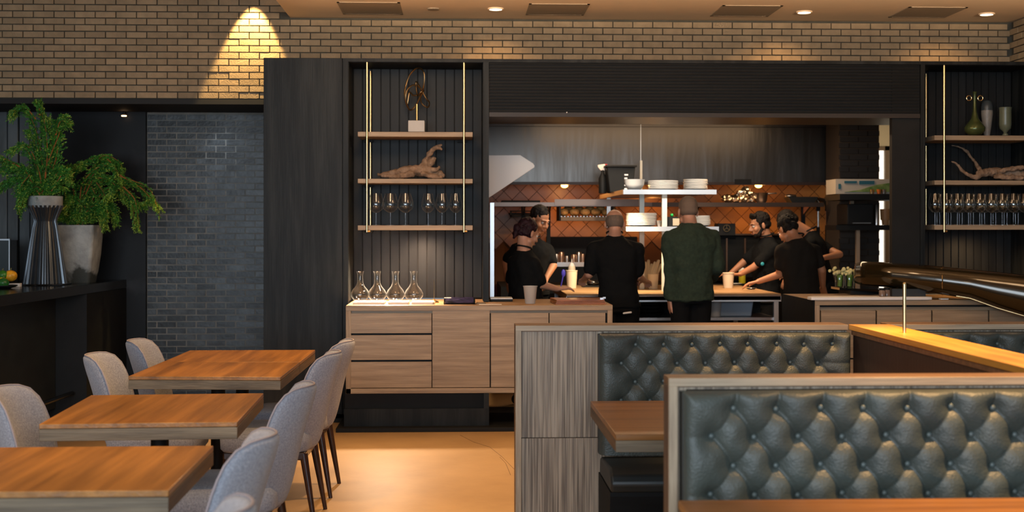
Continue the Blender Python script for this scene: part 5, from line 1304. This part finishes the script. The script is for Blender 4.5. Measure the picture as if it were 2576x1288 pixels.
t3 = table('nearest wooden dining table in the lower left corner', [(n3.x - .775, n3.y + .0), tuple(n3), tuple(f3), (f3.x - .775, f3.y - .005)])
# ---------------------------------------------------------------- chairs
def shell(w0, T, grid_n=28, grid_m=36):
    """upholstered back: superellipse outline, curved in plan, leaning"""
    front, back = [], []
    def pos(s_, t_, side):
        # square -> superellipse outline
        a = abs(s_) ** 7 + abs(t_) ** 7
        m_ = max(abs(s_), abs(t_)); k_ = m_ / (a ** (1 / 7)) if a > 0 else 1
        x, z = s_ * k_, t_ * k_
        zz = .61 + z * .245
        wid = w0 * (.92 + .10 * math.sin((z + 1) * .5 * PI * .9) - .06 * max(0, z) - .10 * max(0, -z))
        xx = x * wid
        y = -.235 - (zz - .45) * .22 - .03 * max(0, z) ** 2 + .105 * x * x - .018 * (z < -.4) * 0
        th = T * (1 - m_ ** 5) ** .5 if m_ < 1 else 0
        return (xx, y + th * side, zz)
    vs = []; fs = []
    N, M_ = grid_n, grid_m
    idx = {}
    for side in (1, -1):
        for i in range(N + 1):
            for j in range(M_ + 1):
                s_ = -1 + 2 * i / N; t_ = -1 + 2 * j / M_; edge = i in (0, N) or j in (0, M_)
                key = (i, j, 0 if edge else side)
                if key not in idx: idx[key] = len(vs); vs.append(pos(s_, t_, side))
    for side in (1, -1):
        for i in range(N):
            for j in range(M_):
                q = []
                for a, b_ in ((i, j), (i + 1, j), (i + 1, j + 1), (i, j + 1)):
                    edge = a in (0, N) or b_ in (0, M_); q.append(idx[(a, b_, 0 if edge else side)])
                fs.append(tuple(q))
    return MB().add(vs, fs), [pos(math.copysign(1, 1) * c_, d_, 0) for c_, d_ in []]
def chair():
    t = thing('dining_chair', 'x', 'chair')
    mb, _ = shell(.225, .03)
    o = obj('backrest', mb, FAB, t, W=False, smooth=True, ang=3)
    # piping round the edge
    pts = []
    for k in range(48):
        a = 2 * PI * k / 48; s_, t_ = math.cos(a), math.sin(a); m_ = max(abs(s_), abs(t_)); s_, t_ = s_ / m_, t_ / m_
        aa = abs(s_) ** 7 + abs(t_) ** 7; kk = 1 / (aa ** (1 / 7)); x, z = s_ * kk, t_ * kk; zz = .61 + z * .245
        wid = .225 * (.92 + .10 * math.sin((z + 1) * .5 * PI * .9) - .06 * max(0, z) - .10 * max(0, -z))
        y = -.235 - (zz - .45) * .22 - .03 * max(0, z) ** 2 + .105 * x * x
        pts.append((x * wid, y, zz))
    obj('piping', MB().tube(pts, .004, 6, True), FABP, t, W=False, smooth=True)
    sv = MB(); secs = []
    for z, e_ in ((.37, .012), (.385, 0), (.44, -.002), (.465, .012), (.478, .05), (.482, .12)):
        pts = []
        w_, d0, d1 = .232 - e_, -.22 + e_, .235 - e_
        for j in range(40):
            a = 2 * PI * j / 40; ca, sa = math.cos(a), math.sin(a); ca = math.copysign(abs(ca) ** .35, ca); sa = math.copysign(abs(sa) ** .35, sa)
            pts.append((w_ * ca * (1 - .04 * (sa < 0)), (d0 + d1) / 2 + (d1 - d0) / 2 * sa, z))
        secs.append(pts)
    vs = [p for s in secs for p in s]; m_ = 40
    fs = [(i * m_ + j, i * m_ + (j + 1) % m_, (i + 1) * m_ + (j + 1) % m_, (i + 1) * m_ + j) for i in range(len(secs) - 1) for j in range(m_)] + [tuple(range(m_ - 1, -1, -1)), tuple(range((len(secs) - 1) * m_, len(secs) * m_))]
    obj('seat', MB().add(vs, fs), FAB, t, W=False, smooth=True, ang=1.2)
    obj('seat_frame', box(-.2, .2, -.2, .21, .33, .372), LEG, t, W=False, bevel=.008)
    for sx_ in (-1, 1):
        obj('leg', MB().tube([(sx_ * .18, .19, .36), (sx_ * .205, .215, 0)], [.02, .011], 12), LEG, t, W=False, smooth=True)
        obj('leg', MB().tube([(sx_ * .18, -.19, .36), (sx_ * .205, -.25, 0)], [.021, .011], 12), LEG, t, W=False, smooth=True)
    return t
ch = chair()
CH = [(-.955, 7.5, 90, 'grey upholstered chair right of the tables, farthest from us, by the sideboard'), (-.965, 6.8, 90, 'grey upholstered chair right of the tables, second farthest'),
      (-.945, 5.38, 90, 'grey upholstered chair at the right side of the middle table'), (-.92, 4.08, 90, 'grey upholstered chair at the right side of the nearest table'),
      (-.83, 3.04, 90, 'grey chair of which only the top shows at the bottom edge'),
      (-1.53, 7.56, -90, 'grey upholstered chair left of the tables, farthest, against the brick'), (-1.53, 6.72, -90, 'grey upholstered chair at the left of the far table pair, second farthest'),
      (-1.51, 5.3, -90, 'grey upholstered chair at the left picture edge by the middle table')]
for i, (x, y, a, l) in enumerate(CH):
    a = math.radians(a + random.uniform(-2, 2))
    if i == 0: o = ch; o.location = (x, y, 0); o.rotation_euler = (0, 0, a); o['label'] = l
    else: o = copy_tree(ch, (x, y, 0), a, l)
    o['group'] = 'grey upholstered dining chairs'
# ---------------------------------------------------------------- booths
def tuft(name, parent, x0, x1, z0, z1, y, X0, rows, pitch=.1285, D=.05, mat_=LEATH, res=.006, ncol=12, rightedge=True):
    nx = int((x1 - x0) / res); nz = int((z1 - z0) / res)
    xs = np.linspace(x0, x1, nx + 1); zs_ = np.linspace(z0, z1, nz + 1); XX, ZZ = np.meshgrid(xs, zs_, indexing='ij')
    btn = []; rowsets = []
    for r_, z in enumerate(rows):
        off = X0 + (0 if r_ % 2 == 0 else -pitch / 2); rs = []
        for c_ in range(-1, ncol + 1):
            x = off + c_ * pitch + random.uniform(-.003, .003)
            if x < x0 + .055 or x > x1 - .05: continue
            rs.append((x, z + random.uniform(-.003, .003)))
        rowsets.append(rs); btn += rs
    segs = []
    for r_ in range(len(rows) - 1):
        for a in rowsets[r_]:
            for b_ in rowsets[r_ + 1]:
                if abs(abs(a[0] - b_[0]) - pitch / 2) < pitch * .2: segs.append((a, b_, 1.0 if b_[0] > a[0] else .7))
    for a in rowsets[0]: segs.append((a, (a[0] + .004, z1 + .02), .9))
    for r_, rs in enumerate(rowsets):
        if r_ % 2 == 1 and rs:
            segs.append((rs[0], (x0 - .02, rs[0][1] - .004), .45))
            segs.append((rs[-1], (x1 + .02, rs[-1][1]), .45))
        elif r_ > 0 and rs and False: pass
    pres = np.ones_like(XX)
    for (ax, az), (bx_, bz), wt in segs:
        dx, dz = bx_ - ax, bz - az; L2 = dx * dx + dz * dz
        u = np.clip(((XX - ax) * dx + (ZZ - az) * dz) / L2, 0, 1)
        # slight bow in the pleat
        bow = .006 * np.sin(u * PI)
        dist = np.hypot(XX - (ax + u * dx) - bow, ZZ - (az + u * dz))
        pres *= 1 - wt * (.34 * np.exp(-(dist / .005) ** 1.3) + .42 * np.exp(-dist / .03))
    for (ax, az) in btn:
        dist = np.hypot(XX - ax, ZZ - az); pres *= 1 - .9 * np.exp(-(dist / .024) ** 1.2)
    edge = np.minimum.reduce([XX - x0, x1 - XX, (z1 - ZZ)]); pres *= (1 - np.exp(-(np.maximum(edge, 0) / .02)))**.6
    wr_ = np.array([[noise.noise(Vector((x * 14, z * 14, 3))) + .5 * noise.noise(Vector((x * 40, z * 25, 8))) for z in zs_[::2]] for x in xs[::2]])
    wr_ = np.repeat(np.repeat(wr_, 2, 0), 2, 1)[:nx + 1, :nz + 1]
    hgt = D * pres ** .75 + .0018 * wr_ * 1
    vs = np.stack([XX, y - hgt, ZZ], -1).reshape(-1, 3)
    me = bpy.data.meshes.new(name)
    ii = np.arange(nx)[:, None] * (nz + 1) + np.arange(nz)[None, :]
    fs = np.stack([ii, ii + nz + 1, ii + nz + 2, ii + 1], -1).reshape(-1, 4)
    me.from_pydata(vs.tolist(), [], fs.tolist()); me.materials.append(mat_); me.shade_smooth()
    o = bpy.data.objects.new(name, me); COL.objects.link(o); o.parent = parent; me.transform(Matrix.Translation(-rootloc(parent)))
    bm_ = MB().ell((0, 0, 0), (.0085, .006, .0085), seg=12, rings=8).mesh('button', BTN, True)
    rl = rootloc(o)
    for x, z in btn:
        b_ = bpy.data.objects.new('button', bm_); COL.objects.link(b_); b_.parent = o; b_.location = Vector((x, y - D * .1 - .005, z)) - rl
    return o
ZT = 1.05
def booth(lab, xl, xr, yf, yb, tx0, tx1, frame_l=True, rows=(.965, .882, .797, .712, .628), X0=.798, res=.006, wood_l=True, ncol=12, D=.055):
    t = thing('booth_bench', lab, 'booth', ((xl + xr) / 2, (yf + yb) / 2, 0))
    obj('top_cap', box(xl, xr, yf + .012, yb, ZT - .024, ZT), RAILD, t, bevel=.002)
    obj('front_lip', box(xl, xr, yf, yf + .012, ZT - .025, ZT - .001), OAKX, t, bevel=.001)
    if frame_l:
        obj('end_board', box(xl, xl + .026, yf + .012, yb, 0, ZT - .024), wood('end_shaded', (.06, .035, .022), (.12, .075, .05), 'z', 1.5), t, bevel=.002)  # outer side face: its shade is put into a darker wood tone
        obj('front_stile', box(xl, xl + .026, yf, yf + .012, 0, ZT - .025), OAKZ, t, bevel=.001)
        obj('top_return', box(xl + .026, xr, yf + .02, yb, ZT - .03, ZT - .024), RAILD, t)
    x0 = xl + .027
    obj('face_panel', box(x0, tx1, yf + .025, yb - .01, .537, ZT - .03), FLUTE, t)
    obj('base_panel', box(x0, tx1, yf + .02, yb - .01, 0, .534), FLUTE, t)
    obj('back_board', box(x0, xr, yb - .01, yb, 0, ZT - .03), EDGE, t)
    # upholstery
    yc = yf - .045
    tuft('back_cushion', t, tx0, tx1, .47, ZT - .035, yc + D * .35, X0, rows, res=res, ncol=ncol, D=D)
    obj('cushion_side', box(tx0, tx0 + .02, yc + D * .35 - .008, yf + .03, .47, ZT - .04), LEATHD, t)  # darker leather stands in for the shade on the cushion's side
    obj('cushion_core', box(tx0 + .02, tx1, yc + D * .35 + .001, yf + .03, .47, ZT - .036), LEATHD, t)
    # seat
    ys = yc - .42
    se = MB().prism([(ys, .38), (ys - .02, .42), (ys, .455), (ys + .06, .475), (yc + .0, .46), (yc + .02, .38)], tx0 + .004, tx1 - .004, 'x')
    obj('seat_cushion', se, LEATHD, t, bevel=.012, seg=3)
    obj('seat_base', MB().prism([(ys + .10, 0), (ys + .02, .36), (ys + .02, .378), (yf + .02, .378), (yf + .02, 0)], tx0 + .004, tx1 - .004, 'x'), BLACKX, t)
    return t
b2 = booth('booth bench with fluted oak end panel and tufted leather, second row from us', .256, 1.783, 5.95, 6.1, .632, 1.783, X0=.798, res=.0055)
b1 = booth('nearest tufted dark leather booth bench framed in pale oak, front right', .617, 1.783, 3.84, 3.94, .652, 1.782, X0=.800, res=.0045, ncol=13)
for c_ in b1.children:
    if c_.name.startswith('top_cap'): pass
b3 = booth('booth bench right of the partition, mostly hidden, far right', 1.98, 3.6, 5.95, 6.1, 1.985, 3.55, frame_l=False, X0=2.075, res=.008)
# partition running towards the camera
pt_ = thing('booth_partition', 'long booth divider with warm lit wooden cap running towards us, far right', 'partition', (1.88, 4.6, 0))
obj('cap', box(1.785, 1.975, 2.0, 5.949, ZT - .024, ZT + .001), mat('golden_oak', (.42, .19, .025), .4, col2=(.62, .31, .05), vscale=2.5, stretch=(9, .6, 9)), pt_, bevel=.002)
obj('side_panel', box(1.80, 1.96, 2.02, 5.93, 0, ZT - .03), wood('dark_panel', (.022, .012, .009), (.045, .027, .02), 'z', 2), pt_)
obj('cap_bead', box(1.792, 1.80, 2.02, 5.93, ZT - .045, ZT - .026), RAILD, pt_)  # thin strip of dark rail wood below the cap
p = G(2275, 838, ZT)
rd = thing('brass_post', 'slim brass post standing upright on the partition cap', 'post', (p.x, p.y, ZT + .001))
obj('rod', MB().lathe([(.0075, 0), (.0075, .205)], (p.x, p.y, ZT + .001), 16), BRASS, rd, smooth=True)
obj('tip', MB().lathe([(.0075, .205), (.006, .21), (.002, .212)], (p.x, p.y, ZT + .001), 16), BRASS, rd, smooth=True)
# second seat behind the nearest booth
obj('rear_seat', box(.66, 1.78, 3.945, 4.36, .38, .46), LEATHD, b1, bevel=.02)
obj('rear_seat_base', box(.66, 1.78, 3.945, 4.3, 0, .379), BLACKX, b1)
# booth tables
def btable(lab, x0, x1, y0, y1):
    t = thing('booth_table', lab, 'table', ((x0 + x1) / 2, (y0 + y1) / 2, 0))
    obj('tabletop', box(x0, x1, y0, y1, TH - .022, TH), WALX, t, bevel=.002)
    obj('edge_board', box(x0, x1, y0, y0 + .03, TH - .064, TH - .0225), EDGE, t, bevel=.0015)
    obj('edge_board', box(x0, x1, y1 - .03, y1, TH - .064, TH - .0225), EDGE, t)
    obj('edge_board', box(x0, x0 + .03, y0 + .03, y1 - .03, TH - .064, TH - .0225), EDGEY, t)
    obj('core', box(x0 + .03, x1, y0 + .03, y1 - .03, TH - .05, TH - .0225), EDGE, t)
    cx, cy = (x0 + x1) / 2, (y0 + y1) / 2
    obj('pedestal', MB().lathe([(.04, .03), (.036, .06), (.036, TH - .05)], (cx, cy, 0), 20), BLACK, t, smooth=True)
    obj('base_plate', box(cx - .25, cx + .25, cy - .2, cy + .2, 0, .03), BLACK, t, bevel=.01)
    return t
g0, g1 = G(1553, 1093, TH), G(1482, 1009, TH)
btable('walnut booth table between the two booth benches', (g0.x + g1.x) / 2, 1.775, g0.y, g1.y)
g2 = G(1706, 1259, TH)
btable('walnut booth table at the bottom right corner before the nearest booth', g2.x, 1.74, 2.75, g2.y)
